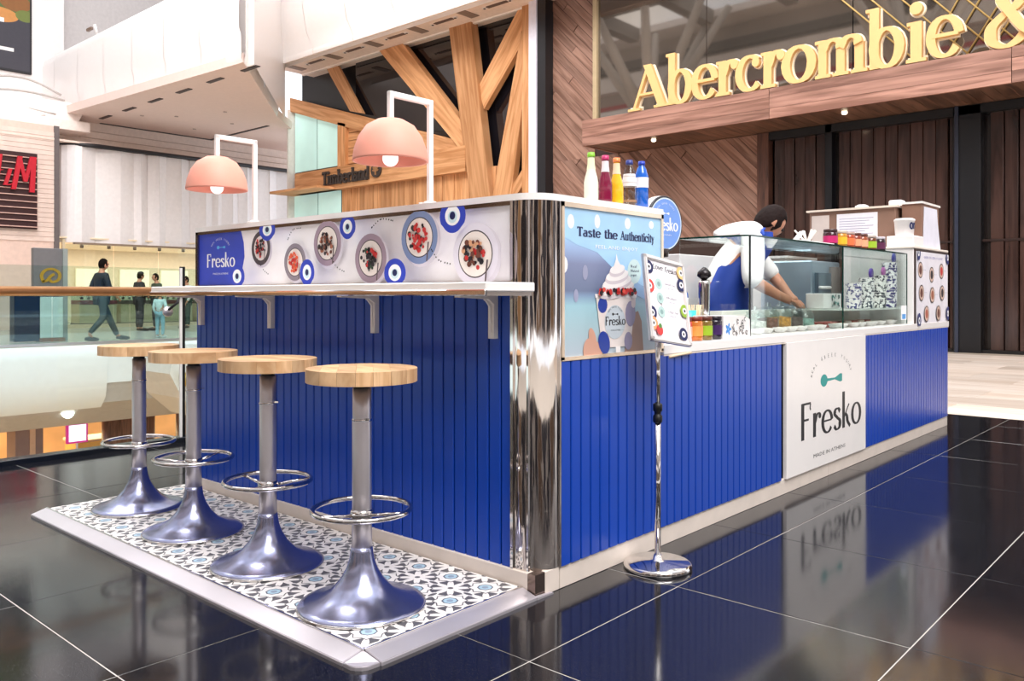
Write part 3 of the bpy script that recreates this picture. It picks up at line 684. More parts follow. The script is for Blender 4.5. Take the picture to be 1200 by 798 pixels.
# window above
w4 = struct('window_4', MB().box(-10.36, -10.24, F-.1, F+.05, 5.0, 9.3), M('#b9a684', .4))
WG = M('#8f857b', .03, .85, .2, .35, spec=.8)
for x0, x1 in ((-10.24, -7.3), (-7.28, -4.1), (-4.08, -.9), (-.88, 2.3), (2.32, 5.5)): MB().box(x0, x1, F-.02, F, 5.0, 9.3).build('glass_pane', WG, w4)
GOLDL = M('#c9a968', .35, .4)
gl_ = MB()
for k in range(9):
    gl_.tube([(-5.6+k*.42, F-.05, 8.3+.05*k), (-5.6+k*.42+2.9, F-.05, 5.2)], .018, 5)
for k in range(8):
    gl_.tube([(-2.9+k*.36, F-.05, 5.2), (-2.9+k*.36+1.6+k*.1, F-.05, 8.0)], .018, 5)
gl_.build('gold_line', GOLDL, w4)
BEH = wood('#b08474', '#7c5648', (.25, 1, 3.5), .45, 2.2)
bm_ = struct('trim_12', MB().box(-9.66, 5, 13.24, 14.6, 4.5, 4.56), wood('#7a5846', '#4c3428', (3, .3, 1), .4, 2))
for z0, z1 in ((4.46, 4.65), (4.655, 4.86), (4.865, 5.04)):
    for x0, x1 in ((-9.7, -5.2), (-5.19, -1.1), (-1.09, 4.5)):
        MB().box(x0, x1, 13.2-random.uniform(0, .015), 13.26, z0, z1).build('board', BEH, bm_)
MB().box(-9.7, -9.66, 13.26, 14.6, 4.46, 5.04).build('end_board', BEH, bm_)
MB().box(-9.7, 4.5, 13.2, 14.6, 5.03, 5.045).build('top_board', BEH, bm_)
x = -9.6
while x < 4: MB().box(x, x+.2, 13.26, 14.6, 4.47, 4.5).build('soffit_plank', wood('#7a5846', '#4c3428', (3, .3, 1), .4, 2), bm_); x += .205
for i, x in enumerate((-8.05, -3.9)):
    o = MB().lathe([(.03, 4.42), (.05, 4.43), (.05, 4.47)], x, 13.6, 12).build('canopy_spot', M('#ffe9c8', .4, emit=4)); tag(o, ['small round spotlight under the left part of the canopy', 'small round spotlight under the middle of the canopy'][i], 'light')
# big serif letters
sg = thing('shop_sign', 'large cream illuminated serif lettering standing on the brown canopy', 'sign', (-5, 13.3, 5.05))
CRL = M('#e2b97c', .6, 0, .02); SIDEL = M('#fbefd8', .4)
spans = [('A', -8.4, -7.45), ('b', -7.5, -6.86), ('e', -6.88, -6.32), ('r', -6.34, -5.84), ('c', -5.89, -5.37), ('r', -5.38, -4.88), ('o', -4.94, -4.28), ('m', -4.3, -3.34), ('b', -3.38, -2.71), ('i', -2.7, -2.36), ('e', -2.36, -1.83), ('&', -1.46, -.5)]
for ch, a, b in spans:
    T_, t_ = (.27, .09) if ch != 'A' else (.27, .08)
    g, adv = glyph(ch, T_, t_, True); sy = .70 if ch not in 'A&' else .66
    k = (b-a)/(adv)
    P = [[(a+u*k, 5.06+v*sy) for u, v in p] for p in g]
    letter(P, FRONT(13.3), 0, .1, CRL, sg)
    g2, _ = glyph(ch, T_+.07, t_+.07, True)
    letter([[(a+u*k, 5.065+v*sy) for u, v in p] for p in g2], FRONT(13.36), 0, .05, SIDEL, sg, 'letter_return')
# folding shutters
dr = struct('door_1', MB().box(-5.8, 4.5, 14.75, 14.85, 0, 4.46), M('#160d0b', .25, spec=.6))
SL = wood('#46302a', '#2c1c18', (3, 1, .25), .18, 2.5)
sl0 = None; x = -5.75
while x < 4:
    if not (-2.3 < x < -1.8 or -4.65 < x < -4.45):
        if sl0 is None: sl0 = MB().box(0, .213, -.03, .03, .05, 4.4, .01).build('slat', SL, dr); sl0.location = (x, 14.68, 0); sl0.rotation_euler = (0, 0, .15)
        else: inst(sl0, (x, 14.68, 0), (0, 0, .15 if random.random() < .5 else -.12))
    x += .225
MB().box(-2.28, -1.82, 14.5, 14.75, 0, 4.46, .01).build('mullion', M('#0e0f14', .3), dr)
MB().box(-2.24, -2.18, 14.46, 14.5, 0, 4.46).build('mullion_edge', M('#2b3040', .25), dr)
MB().box(-4.62, -4.48, 14.5, 14.75, 0, 4.46, .01).build('mullion', M('#0e0f14', .3), dr)
MB().box(-5.8, 4.5, 14.55, 14.8, 0, .06).build('track', BLACK, dr); MB().box(-5.8, 4.5, 14.5, 14.8, 4.3, 4.46).build('head_rail', BLACK, dr)
MB().box(-5.8, 4.5, 14.62, 14.68, 2.0, 2.04).build('cross_rail', M('#2a1a16', .3), dr)

# ---- rest of the mall (seen in reflections): roof, tree columns, opposite side
rf = struct('ceiling', MB().box(-45, 25, -16, -12, 17, 17.4).box(-45, 25, 14, 24, 15, 15.4), WHITE)
for k in range(14): MB().box(-42+k*5, -41.3+k*5, -12, 14, 16.6, 17.4).build('roof_beam', M('#8e8884', .5), rf)
for y in (-8, -3, 2, 7): MB().box(-45, 25, y, y+.5, 16.9, 17.3).build('roof_purlin', M('#a09a95', .5), rf)
for i, (x, y) in enumerate(((-23, -8), (-9, -6), (8, -8))):
    t = thing('tree_column', ['white steel tree column behind the camera, far', 'white steel tree column behind the camera, middle', 'white steel tree column behind the camera, near'][i], 'column', (x, y, 0))
    MB().tube([(x, y, 0), (x, y, 10.5)], .35, 16).build('trunk', M('#c9c2bc', .4), t)
    for a in range(8):
        an = a*PI/4+.3; MB().tube([(x, y, 10.2), (x+1.6*math.cos(an), y+1.6*math.sin(an), 12.6), (x+4.2*math.cos(an), y+4.2*math.sin(an), 16.6)], [.34, .28, .2], 8).build('branch', M('#c9c2bc', .4), t)
rw = struct('wall_front', MB().box(-45, 20, -14.3, -14, 0, 17), M('#b5aaa2', .6))
for z0, z1, c in ((4.5, 5.9, '#f4f0ee'), (9.6, 10.4, '#f0ecea'), (10.8, 11.2, '#3c3836'), (11.6, 13.0, '#ffffff'), (13.05, 13.3, '#b0202c'), (14.2, 15.2, '#e8e4e2'), (15.5, 16.0, '#4a4542')): MB().box(-45, 20, -14, -13.4, z0, z1).build('parapet_band', M(c, .4), rw)
for k in range(12):
    x = -42+k*5; MB().box(x, x+4.2, -14, -13.9, .2, 4.2).build('shopfront', M(['#1c1a1e', '#5b4a3a', '#26242c', '#8a6f50'][k % 4], .25), rw); MB().box(x+.3, x+3.9, -13.98, -13.88, 6.2, 9.2).build('shopfront', M('#2c2a30', .25), rw)
rr = struct('wall_right', MB().box(15, 15.3, -14, 20, 0, 17), M('#a89e98', .6))
for z0, z1 in ((4.5, 5.9), (9.6, 11)): MB().box(14.6, 15, -14, 20, z0, z1).build('parapet_band', WHITE, rr)
for k in range(6): MB().box(14.9, 15, -13+k*5, -9+k*5, .2, 4.2).build('shopfront', M(['#201c20', '#6b5138', '#2c2a30'][k % 3], .25), rr)

# ================================================================== PEOPLE
SKIN = M('#c98d70', .5, 0, .05)
def skin_mesh(chains, sub=2):
    """chains: list of [(x,y,z,r),...]; chains starting at an existing point are welded"""
    vs, rad, es = [], [], []
    def vid(p):
        for i, q in enumerate(vs):
            if math.dist(q, p[:3]) < 1e-5: return i
        vs.append(tuple(p[:3])); rad.append(p[3]); return len(vs)-1
    for c in chains:
        ids = [vid(p) for p in c]; es += [(a, b) for a, b in zip(ids, ids[1:])]
    me = bpy.data.meshes.new('s'); me.from_pydata(vs, es, []); o = bpy.data.objects.new('s', me); C.objects.link(o)
    m1 = o.modifiers.new('k', 'SKIN'); m1.use_smooth_shade = True
    for i, sv in enumerate(me.skin_vertices[0].data): sv.radius = (rad[i], rad[i]); sv.use_root = (i == 0)
    m2 = o.modifiers.new('s', 'SUBSURF'); m2.levels = sub; m2.render_levels = sub
    dg = bpy.context.evaluated_depsgraph_get(); me2 = bpy.data.meshes.new_from_object(o.evaluated_get(dg))
    bpy.data.objects.remove(o); bpy.data.meshes.remove(me); return me2
def from_me(mb, me):
    mb.bm.from_mesh(me)
    for f in mb.bm.faces: f.smooth = True
    bpy.data.meshes.remove(me); return mb
def head_mesh(mb, c, fwd, r=.105, tilt=0.):
    b = bmesh.new(); bmesh.ops.create_icosphere(b, subdivisions=3, radius=1)
    for v in b.verts:
        x, y, z = v.co; k = 1-.28*max(0, -z)**1.5
        v.co = (x*.92*k+(.10*max(0, -z) if x > 0 else 0), y*.76*k, z*1.18)
        if x > .6 and abs(y) < .22 and -.35 < z < .12: v.co.x += .22*(1-abs(y)/.22)*(1-abs(z+.18)/.35)
        if abs(y) > .62 and abs(x) < .22 and -.3 < z < .2: v.co.y *= 1.18
        if x > .7 and .0 < z < .2 and .15 < abs(y) < .5: v.co.x -= .05
    rm = Matrix.Translation(c) @ fwd.to_4x4() @ Matrix.Rotation(tilt, 4, 'Y') @ Matrix.Scale(r, 4)
    bmesh.ops.transform(b, matrix=rm, verts=b.verts[:]); b.verts.index_update()
    mb.faces([tuple(v.co) for v in b.verts], [[v.index for v in f.verts] for f in b.faces], True); b.free(); return rm
def hair_mesh(rm, bun=False, down=-.25):
    mb = MB(); b = bmesh.new(); bmesh.ops.create_icosphere(b, subdivisions=3, radius=1)
    for v in b.verts:
        x, y, z = v.co; v.co = (x*1.0-.05, y*.86, z*1.27+.02)
    dele = [f for f in b.faces if (f.calc_center_median().x > .42 and f.calc_center_median().z < .72) or f.calc_center_median().z < down-.5*(f.calc_center_median().x < -.2)]
    bmesh.ops.delete(b, geom=dele, context='FACES')
    bmesh.ops.solidify(b, geom=b.faces[:], thickness=.1)
    bmesh.ops.transform(b, matrix=rm, verts=b.verts[:]); b.verts.index_update()
    mb.faces([tuple(v.co) for v in b.verts], [[v.index for v in f.verts] for f in b.faces], True); b.free()
    if bun: p = rm @ Vector((-.95, 0, .75)); mb.ball(p, .045, 10)
    return mb
def person(label, loc, yaw, H, pose, jacket, trousers, shoes, hair, cap=None, grp=None, long_top=False):
    s_ = H/1.75; R = Matrix.Rotation(yaw, 3, 'Z'); L = Vector(loc)
    def w(x, y, z, r): v = R @ Vector((x, y, z)) * s_ + L; return (v.x, v.y, v.z, r*s_)
    if pose == 'walk':
        lg = [((0, .09, .92), (.20, .10, .50), (.38, .10, .10), (.52, .10, .05)), ((0, -.09, .92), (.0, -.10, .5), (-.30, -.10, .17), (-.22, -.10, .05))]
        ar = [((0, .19, 1.42), (-.12, .24, 1.15), (.02, .24, .93), (.06, .23, .84)), ((0, -.19, 1.42), (.06, -.25, 1.14), (.22, -.22, .98), (.28, -.2, .92))]
    elif pose == 'sit':
        lg = [((0, .09, .92), (.05, .12, .5), (.0, .12, .09), (.13, .12, .04)), ((0, -.09, .92), (.05, -.12, .5), (.0, -.12, .09), (.13, -.12, .04))]
        ar = [((0, .19, 1.42), (.05, .25, 1.15), (.25, .15, 1.05), (.32, .12, 1.05)), ((0, -.19, 1.42), (.05, -.25, 1.15), (.25, -.15, 1.05), (.32, -.12, 1.05))]
    else:
        lg = [((0, .09, .92), (.02, .11, .5), (0, .11, .09), (.14, .12, .04)), ((0, -.09, .92), (.02, -.11, .5), (0, -.11, .09), (.14, -.12, .04))]
        ar = [((0, .19, 1.42), (-.02, .25, 1.14), (.1, .22, .93), (.14, .2, .85)), ((0, -.19, 1.42), (-.02, -.25, 1.14), (.16, -.2, 1.02), (.22, -.14, 1.05))]
    sp = [(0, 0, .95, .12), (0, 0, 1.15, .12), (0, 0, 1.35, .14), (0, 0, 1.45, .08), (.01, 0, 1.55, .055), (.02, 0, 1.6, .05)]
    S = [w(*p) for p in sp]; ch = [S]
    for l in lg: ch.append([S[0], w(*l[0], .09), w(*l[1], .065), w(*l[2], .042), w(*l[3], .035)])
    hands = []
    for a in ar:
        c_ = [S[2], w(*a[0], .06), w(*a[1], .045), w(*a[2], .03), w(*a[3], .032)]; ch.append(c_)
    mb = from_me(MB(), skin_mesh(ch, 1)); 
    # five fingers on each hand
    for a in ar:
        d = (Vector(a[3])-Vector(a[2])).normalized(); hp = Vector(a[3])
        for k in range(5):
            off = Vector((0, (k-2)*.014, 0)); ln_ = (.05, .075, .085, .078, .06)[k]
            e = hp+off+d*ln_+Vector((.01*(k == 0)*3, 0, 0)); p0 = w(*(hp+off*.6), .01); p1 = w(*(hp+off+d*ln_*.6), .009); p2 = w(*(e+Vector((-.012, 0, -.004))), .007)
            mb.tube([p0[:3], p1[:3], p2[:3]], [.011*s_, .009*s_, .006*s_], 6)
    hc = w(.045, 0, 1.655, 0); rm = head_mesh(mb, Vector(hc[:3]), R, .105*s_)
    body = mb.build('person', SKIN); tag(body, label, 'person', grp)
    jch = [[(p[0], p[1], p[2], p[3]*1.25) for p in S[:4]]]
    for a in ar: jch.append([jch[0][2], w(*a[0], .085), w(*a[1], .062), w(*(Vector(a[2])*.97+Vector(a[1])*.03), .045)])
    from_me(MB(), skin_mesh(jch, 1)).build('jacket', jacket, body)
    h0 = (S[0][0], S[0][1], S[0][2], S[0][3]*1.12); tch = []
    for l in lg: tch.append([h0, w(*l[0], .11), w(*l[1], .08), w(*l[2], .058)])
    from_me(MB(), skin_mesh(tch, 1)).build('trousers', trousers, body)
    for l in lg:
        a, b = Vector(l[2]), Vector(l[3]); d = Vector((b.x-a.x, 0, 0)).normalized() if abs(b.x-a.x) > .02 else Vector((1, 0, 0))
        q = b; MB().tube([w(*(q+Vector((-.16, 0, .01))), 0)[:3], w(*(q+Vector((-.08, 0, .015))), 0)[:3], w(*(q+Vector((.06, 0, -.005))), 0)[:3], w(*(q+Vector((.12, 0, -.01))), 0)[:3]], [.03*s_, .05*s_, .042*s_, .02*s_], 10).build('shoe', shoes, body)
    hair_mesh(rm).build('hair', hair, body)
    for sg_ in (-1, 1): MB().ball(rm @ Vector((.86, .3*sg_, .08)), .012*s_, 6).build('eye', BLACK, body)
    MB().tube([rm @ Vector((.85, -.22, -.52)), rm @ Vector((.93, 0, -.5)), rm @ Vector((.85, .22, -.52))], .006*s_, 5).build('mouth', M('#8a4a40', .5), body)
    if cap: MB().ball(rm @ Vector((-.02, 0, .75)), .1*s_, 10, sc=(1, .9, .6)).build('cap', cap, body)
    return body
HAIR = M('#120c0a', .9, spec=.1)
person('man in dark navy jacket and grey trousers walking right behind the handrail', (-17.75, 5.78, 0), PI/2, 1.84, 'walk', M('#12202c', .7), M('#3b4f56', .7), M('#152329', .5), HAIR)
person('person in dark top with dark cap standing left in the pair', (-22.5, 8.78, 0), PI/2, 1.7, 'stand', M('#1c1f24', .7), M('#252a30', .7), BLACK, HAIR, cap=M('#17181c', .6))
person('person in olive green top facing left beside the person in the cap', (-22.5, 9.3, 0), -PI/2, 1.66, 'stand', M('#3d4a3a', .7), M('#2c3234', .7), BLACK, HAIR)
person('person in white top at the back near the black post', (-23.5, 10.75, 0), -PI/2, 1.62, 'stand', M('#f0eae2', .7), M('#25443a', .7), BLACK, HAIR)
person('person in black top and cap next to the kiosk edge', (-23.5, 11.9, 0), -PI/2, 1.6, 'stand', M('#141518', .7), M('#1c1f24', .7), BLACK, HAIR, cap=BLACK)
person('small person in pale blue and white clothes behind the glass', (-18.2, 7.35, 0), 2.2, 1.12, 'stand', M('#d9eef0', .7), M('#8fbccb', .7), M('#cfd8da', .5), M('#7a6148', .5))

# worker behind the counter, bent forward over the case
def worker():
    J = dict(hip=(-.92, 3.02, .98), belly=(-.90, 3.06, 1.15), chest=(-.86, 3.18, 1.36), nk=(-.82, 3.33, 1.455), nk2=(-.79, 3.40, 1.49))
    v = lambda k, r: J[k]+(r,)
    S = [v('hip', .12), v('belly', .12), v('chest', .13), v('nk', .07), v('nk2', .055)]
    ch = [S]
    for sy in (-.1, .1): ch.append([S[0], (-.92-.02+sy*.2, 3.02+sy, .9, .09), (-.92, 3.02+sy*1.2, .5, .065), (-.96, 3.02+sy*1.2, .1, .045), (-.84, 3.02+sy*1.2, .04, .035)])
    near = [S[2], (-.70, 3.10, 1.36, .062), (-.62, 2.92, 1.13, .05), (-.50, 3.06, 1.03, .032), (-.45, 3.13, .995, .03)]
    far = [S[2], (-.90, 3.40, 1.38, .06), (-.72, 3.5, 1.15, .045), (-.58, 3.42, 1.02, .032), (-.52, 3.38, .99, .03)]
    ch += [near, far]
    mb = from_me(MB(), skin_mesh(ch, 2))
    for arm in (near, far):
        e, h = Vector(arm[3][:3]), Vector(arm[4][:3]); d = (h-e).normalized(); side = d.cross(Vector((0, 0, 1))).normalized()
        for k in range(4):
            b = h+side*(k-1.5)*.018; ln_ = (.07, .08, .076, .058)[k]
            fch = [tuple(b-d*.02)+(.010,), tuple(b+d*ln_*.45)+(.009,), tuple(b+d*ln_*.8+Vector((0, 0, -.012)))+(.008,), tuple(b+d*ln_+Vector((0, 0, -.03)))+(.0065,)]
            from_me(mb, skin_mesh([fch], 1))
        b = h-d*.03+side*.03*(1 if arm is far else -1)
        from_me(mb, skin_mesh([[tuple(b)+(.011,), tuple(b+side*.02*(1 if arm is far else -1)+d*.03)+(.0095,), tuple(b+side*.025*(1 if arm is far else -1)+d*.06+Vector((0, 0, -.01)))+(.007,)]], 1))
    Rm = Matrix.Rotation(math.radians(48), 3, 'Z'); rm = head_mesh(mb, Vector((-.76, 3.50, 1.555)), Rm, .108, .75)
    body = mb.build('person', SKIN); tag(body, 'worker with dark tied hair, white hooded top and blue apron bending over the counter', 'person')
    hair_mesh(rm, False, -.45).build('hair', M('#1c0e0c', .75, bump=.8, scale=30, spec=.2), body)
    for sg_ in (-1, 1): MB().ball(rm @ Vector((.86, .3*sg_, .08)), .012, 6).build('eye', BLACK, body)
    MB().tube([rm @ Vector((.85, -.22, -.52)), rm @ Vector((.93, 0, -.5)), rm @ Vector((.85, .22, -.52))], .006, 5).build('mouth', M('#8a4a40', .5), body)
    hd = M('#f4f0ef', .8, bump=.3, scale=14)
    hch = [[S[0][:3]+(.145,), S[1][:3]+(.15,), S[2][:3]+(.165,), S[3][:3]+(.09,)]]
    hch.append([hch[0][2], near[1][:3]+(.09,), near[2][:3]+(.078,), (-.60, 2.96, 1.1, .06)])
    hch.append([hch[0][2], far[1][:3]+(.085,), far[2][:3]+(.065,)])
    from_me(MB(), skin_mesh(hch, 2)).build('hooded_top', hd, body)
    from_me(MB(), skin_mesh([[(-.95, 3.02, 1.44, .03), (-.90, 3.08, 1.475, .045), (-.84, 3.2, 1.50, .05), (-.79, 3.3, 1.51, .05), (-.75, 3.36, 1.47, .04)]], 2)).build('hood', hd, body)
    tr = M('#1f2126', .7); tc_ = []
    for sy in (-.1, .1): tc_.append([S[0][:3]+(.13,), (-.94+sy*.2, 3.02+sy, .88, .11), (-.92, 3.02+sy*1.2, .5, .08), (-.96, 3.02+sy*1.2, .1, .06)])
    from_me(MB(), skin_mesh(tc_, 1)).build('trousers', tr, body)
    for sy in (-.12, .12): MB().tube([(-.99, 3.02+sy, .05), (-.9, 3.02+sy, .055), (-.8, 3.02+sy, .04), (-.74, 3.02+sy, .03)], [.03, .05, .042, .02], 10).build('shoe', BLACK, body)
    # apron: curved sheet over the front and near side
    AP = M('#1e49b4', .6, 0, .05, 6, bump=.2); mb = MB(); vs = []; rows = [(1.47, -.76, 3.30, .10, .10), (1.36, -.80, 3.22, .175, .175), (1.22, -.86, 3.12, .185, .18), (1.08, -.90, 3.06, .185, .18), (.95, -.92, 3.03, .20, .2), (.7, -.92, 3.03, .2, .21), (.55, -.92, 3.03, .2, .22)]
    n = 13
    for (z, cx, cy, rx, ry) in rows:
        for i in range(n):
            a = math.radians(-95+190*i/(n-1) if z < 1.3 else -55+130*i/(n-1)); vs.append((cx+rx*math.cos(a), cy+ry*math.sin(a), z))
    fs = [(j*n+i, j*n+i+1, (j+1)*n+i+1, (j+1)*n+i) for j in range(len(rows)-1) for i in range(n-1)]
    mb.faces(vs, fs, True); bmesh.ops.solidify(mb.bm, geom=mb.bm.faces[:], thickness=.006); mb.build('apron', AP, body)
    MB().tube([(-.79, 3.40, 1.47), (-.74, 3.36, 1.50), (-.70, 3.24, 1.48), (-.67, 3.2, 1.44)], .01, 6).build('apron_strap', AP, body)
    # vertical lettering on the apron front
    P = word('Fresko', 0, 0, .036, .05, T=.3, t=.16); mb = MB()
    for p in P:
        q = []
        for a, b in p:
            z = 1.08+a*1.0; r_ = b
            ang_ = math.radians(-18)+(r_)/.19
            cx = -.905+(z-1.08)*.30; cy = 3.06+(z-1.08)*.52
            q.append((cx+.196*math.cos(ang_), cy+.19*math.sin(ang_), z))
        mb.faces(q, [tuple(range(len(q)))])
    mb.build('apron_lettering', WHITE, body)
worker()

# ================================================================== KIOSK
K = thing('kiosk', 'royal blue slatted yogurt kiosk with white counter, chrome corner and printed banners', 'kiosk', (0, 0, 0))
HT = 1.385; ZB = .08
body = M('#050f38', .6)  # navy-black backing, groove shade between the slats put into its colour
MB().box(-2.325, -.07, .012, .40, .08, 1.36).build('carcass', body, K)
MB().box(-.45, -.012, .07, 5.06, .08, .785).build('carcass', body, K)
MB().box(-.45, -.012, .07, .775, .785, 1.36).build('tower', M('#d9d4d0', .4), K)
# slats
sw = .053
def slat(h0, h1, side, n, a0, first=[None]):
    mb = MB(); pr_ = [(0, 0), (sw, 0), (sw, .008), (sw-.003, .0115), (.003, .0115), (0, .008)]
    for (zz) in (0,): pass
    if side == 'front': vs = [(u, -d, z) for z in (h0, h1) for u, d in pr_]
    else: vs = [(d, u, z) for z in (h0, h1) for u, d in pr_]
    mb.faces(vs, [tuple(range(6)), tuple(range(6, 12))]+[(i, (i+1) % 6, 6+(i+1) % 6, 6+i) for i in range(6)])
    o = mb.build('slat', BLUE, K)
    for k in range(n):
        p = (a0+k*(sw+.006), .0, 0) if side == 'front' else (0, a0+k*(sw+.006), 0)
        if k == 0: o.location = p
        else: inst(o, p)
nf = 37; slat(.08, 1.03, 'front', nf, -.108-nf*(sw+.006)+.006)
MB().box(-2.328, -.108-nf*(sw+.006)+.001, -.0105, .012, .08, 1.03).build('edge_slat', BLUE, K)
MB().box(-2.33, -2.325, -.01, .4, .08, 1.03).build('end_panel', BLUE, K)
slat(.08, .798, 'side', 11, .112); slat(.08, .785, 'side', 20, .112+11*(sw+.006))
n3 = 32; slat(.08, .785, 'side', n3, 3.165)
MB().box(-.004, .018, 1.985, 3.158, .078, .787, .002).build('logo_board', GLOSSW, K)
# baseboards
BB = M('#e2d5ca', .35, 0, .05)
for x0, x1 in ((-2.335, -1.2), (-1.197, -.03)): MB().box(x0, x1, -.022, .02, 0, .08, .002).build('baseboard', BB, K)
for y0, y1 in ((.03, .11), (.113, 2.58), (2.583, 5.06)): MB().box(-.02, .004, y0, y1, 0, .08, .002).build('baseboard', BB, K)
MB().box(-.03, .004, -.022, .03, 0, .08).build('corner_foot', M('#8f7d74', .2, 1), K)
# chrome corner: quarter round with flat lips
mb = MB(); R_ = .10; prof = [(-.106, -.013), (-.094, -.016)]+[(-.094+R_*math.sin(a)*.94, -.016+R_*(1-math.cos(a))*.94+0) for a in [PI/2*i/10 for i in range(1, 11)]]+[(.002, .10), (-.0, .112)]
prof = [(-.106, -.012)]+[(-.09+.095*math.sin(a), -.014+.104*(1-math.cos(a))) for a in [PI/2*i/12 for i in range(13)]]+[(.004, .112)]
vs = [(x, y, z) for z in (.08, .3, .6, .9, 1.2, 1.362) for x, y in prof]; n = len(prof)
mb.faces(vs, [(j*n+i, j*n+i+1, (j+1)*n+i+1, (j+1)*n+i) for j in range(5) for i in range(n-1)], True)
mb.build('chrome_corner', WAVY, K)
MB().box(-.112, -.1, -.02, -.008, .08, 1.362).build('corner_strip', CHROME, K)
MB().box(-.002, .011, .104, .113, .08, 1.362).build('corner_strip', CHROME, K)
MB().box(-.044, -.036, -.012, -.003, .08, 1.36).build('corner_strip', CHROME, K)
# white top cap following the corner
mb = MB(); out = [(-2.335, -.016), (-.09, -.016)]+[(-.09+.1*math.sin(a), -.016+.108*(1-math.cos(a))) for a in [PI/2*i/12 for i in range(1, 13)]]+[(.01, .79), (-.47, .79), (-.47, .42), (-2.335, .42)]
mb.prism(out, lambda u, v, d: (u, v, d), 1.362, HT); mb.build('top_cap', GLOSSW, K)
# banner and frame
mb = MB().box(-2.33, -.112, -.016, .012, 1.347, 1.362).box(-2.33, -.112, -.016, .012, 1.068, 1.082).box(-2.335, -2.312, -.016, .012, 1.068, 1.362).box(-.116, -.108, -.016, .012, 1.068, 1.362)
mb.build('banner_frame', M('#a38f80', .12, 1, .2, 9), K)
MB().box(-2.312, -.114, -.006, .012, 1.08, 1.35).build('banner_panel', M('#fbf7f8', .4), K)
B = Print(FRONT(-.006), (-2.312, -.114, 1.08, 1.35)); RB = M('#3046c0', .4); WH = M('#fbfafa', .4); BK = M('#141216', .4)
B.add([(-2.32, 1.07), (-1.93, 1.07), (-1.895, 1.14), (-1.868, 1.22), (-1.875, 1.29), (-1.905, 1.36), (-2.32, 1.36)], RB)
B.polys(sans_arc('REAL GREEK YOGURT', -2.1, 1.268, .085, .045, 160, 20, .012), WH)
B.polys(spoon(-2.09, 1.275, .08, .018), M('#5ab6ea', .4)); B.polys(word_fit('Fresko', -2.235, -1.955, 1.175, .046, T=.26, t=.09), WH)
B.polys(sans_fit('MADE IN ATHENS', -2.17, -2.02, 1.137, .01), WH)
def bowl(cx, cy, r, rim, inner, tops, seed):
    rnd = random.Random(seed)
    B.add(ell(cx+.012, cy-.008, r*1.04), M('#d9d2dc', .4)); B.add(ell(cx, cy, r), rim); B.add(ell(cx, cy, r*.76), M('#3a3036', .4)); B.add(ell(cx, cy, r*.72), inner)
    for i in range(52):
        a = rnd.uniform(0, 2*PI); q = rnd.uniform(0, 1)**.6*r*.5
        B.add(ell(cx+q*math.cos(a), cy+q*math.sin(a), r*rnd.uniform(.05, .11), n=8), rnd.choice(tops))
    B.polys([[(cx+r*.5, cy-r*.9), (cx+r*.56, cy-r*.92), (cx+r*.66, cy-r*.2), (cx+r*.58, cy-r*.2)]], M('#5b4a4c', .4))
mauve = M('#a58f9d', .4); lt = M('#dcd6de', .4); cream = M('#f1e6de', .4); bl = M('#7d8fb8', .4)
rd, bk, br, pk, gr = M('#c9302f', .4), M('#241c22', .4), M('#6a3a2c', .4), M('#e8653f', .4), M('#37503a', .4)
bowl(-1.72, 1.257, .082, M('#4a3f45', .4), M('#e8dcd8', .4), [bk, bk, bk, rd], 1); bowl(-1.42, 1.182, .085, M('#8d828c', .4), cream, [pk, pk, rd], 2)
bowl(-1.16, 1.256, .098, mauve, cream, [br, br, bk, M('#a06048', .4)], 3); bowl(-.852, 1.182, .1, mauve, cream, [bk, bk, gr, rd], 4)
bowl(-.546, 1.252, .102, bl, cream, [rd, rd, rd, bk], 5); bowl(-.238, 1.178, .112, M('#e3dde8', .4), cream, [br, br, rd, bk, M('#d9a27c', .4)], 6)
def eye(cx, cy, rx, ry, fu=1):
    B.add([(cx+rx*math.cos(a)*(1 if math.sin(a) > -.5 else .9), cy+ry*math.sin(a)) for a in [2*PI*i/28 for i in range(28)]], M('#2a40b8', .4)); B.add(ell(cx, cy+ry*.02, rx*.58, ry*.58), WH)
    B.add(ell(cx, cy-ry*.05, rx*.36, ry*.36), M('#cfe8ee', .4)); B.add(ell(cx, cy+ry*.02, rx*.22, ry*.24), NAVY)
eye(-1.556, 1.332, .066, .05); eye(-1.816, 1.122, .067, .057); eye(-.956, 1.312, .053, .05); eye(-1.24, 1.13, .054, .058); eye(-.338, 1.318, .067, .062); eye(-.656, 1.118, .064, .056)
def dots(pts, n):
    c_ = cat_(pts, 10); 
    for i in range(n): p = c_[int(i*(len(c_)-1)/(n-1))]; B.add(ell(p[0], p[1], .0035, n=6), BK)
dots([(-1.63, 1.2), (-1.58, 1.15), (-1.54, 1.13)], 7); dots([(-1.38, 1.28), (-1.34, 1.32), (-1.28, 1.325)], 9); dots([(-1.06, 1.19), (-1.02, 1.15), (-.97, 1.13)], 8); dots([(-.79, 1.3), (-.73, 1.33), (-.66, 1.32)], 12); dots([(-.44, 1.2), (-.4, 1.16), (-.34, 1.145)], 9)
B.build('banner_print', K)
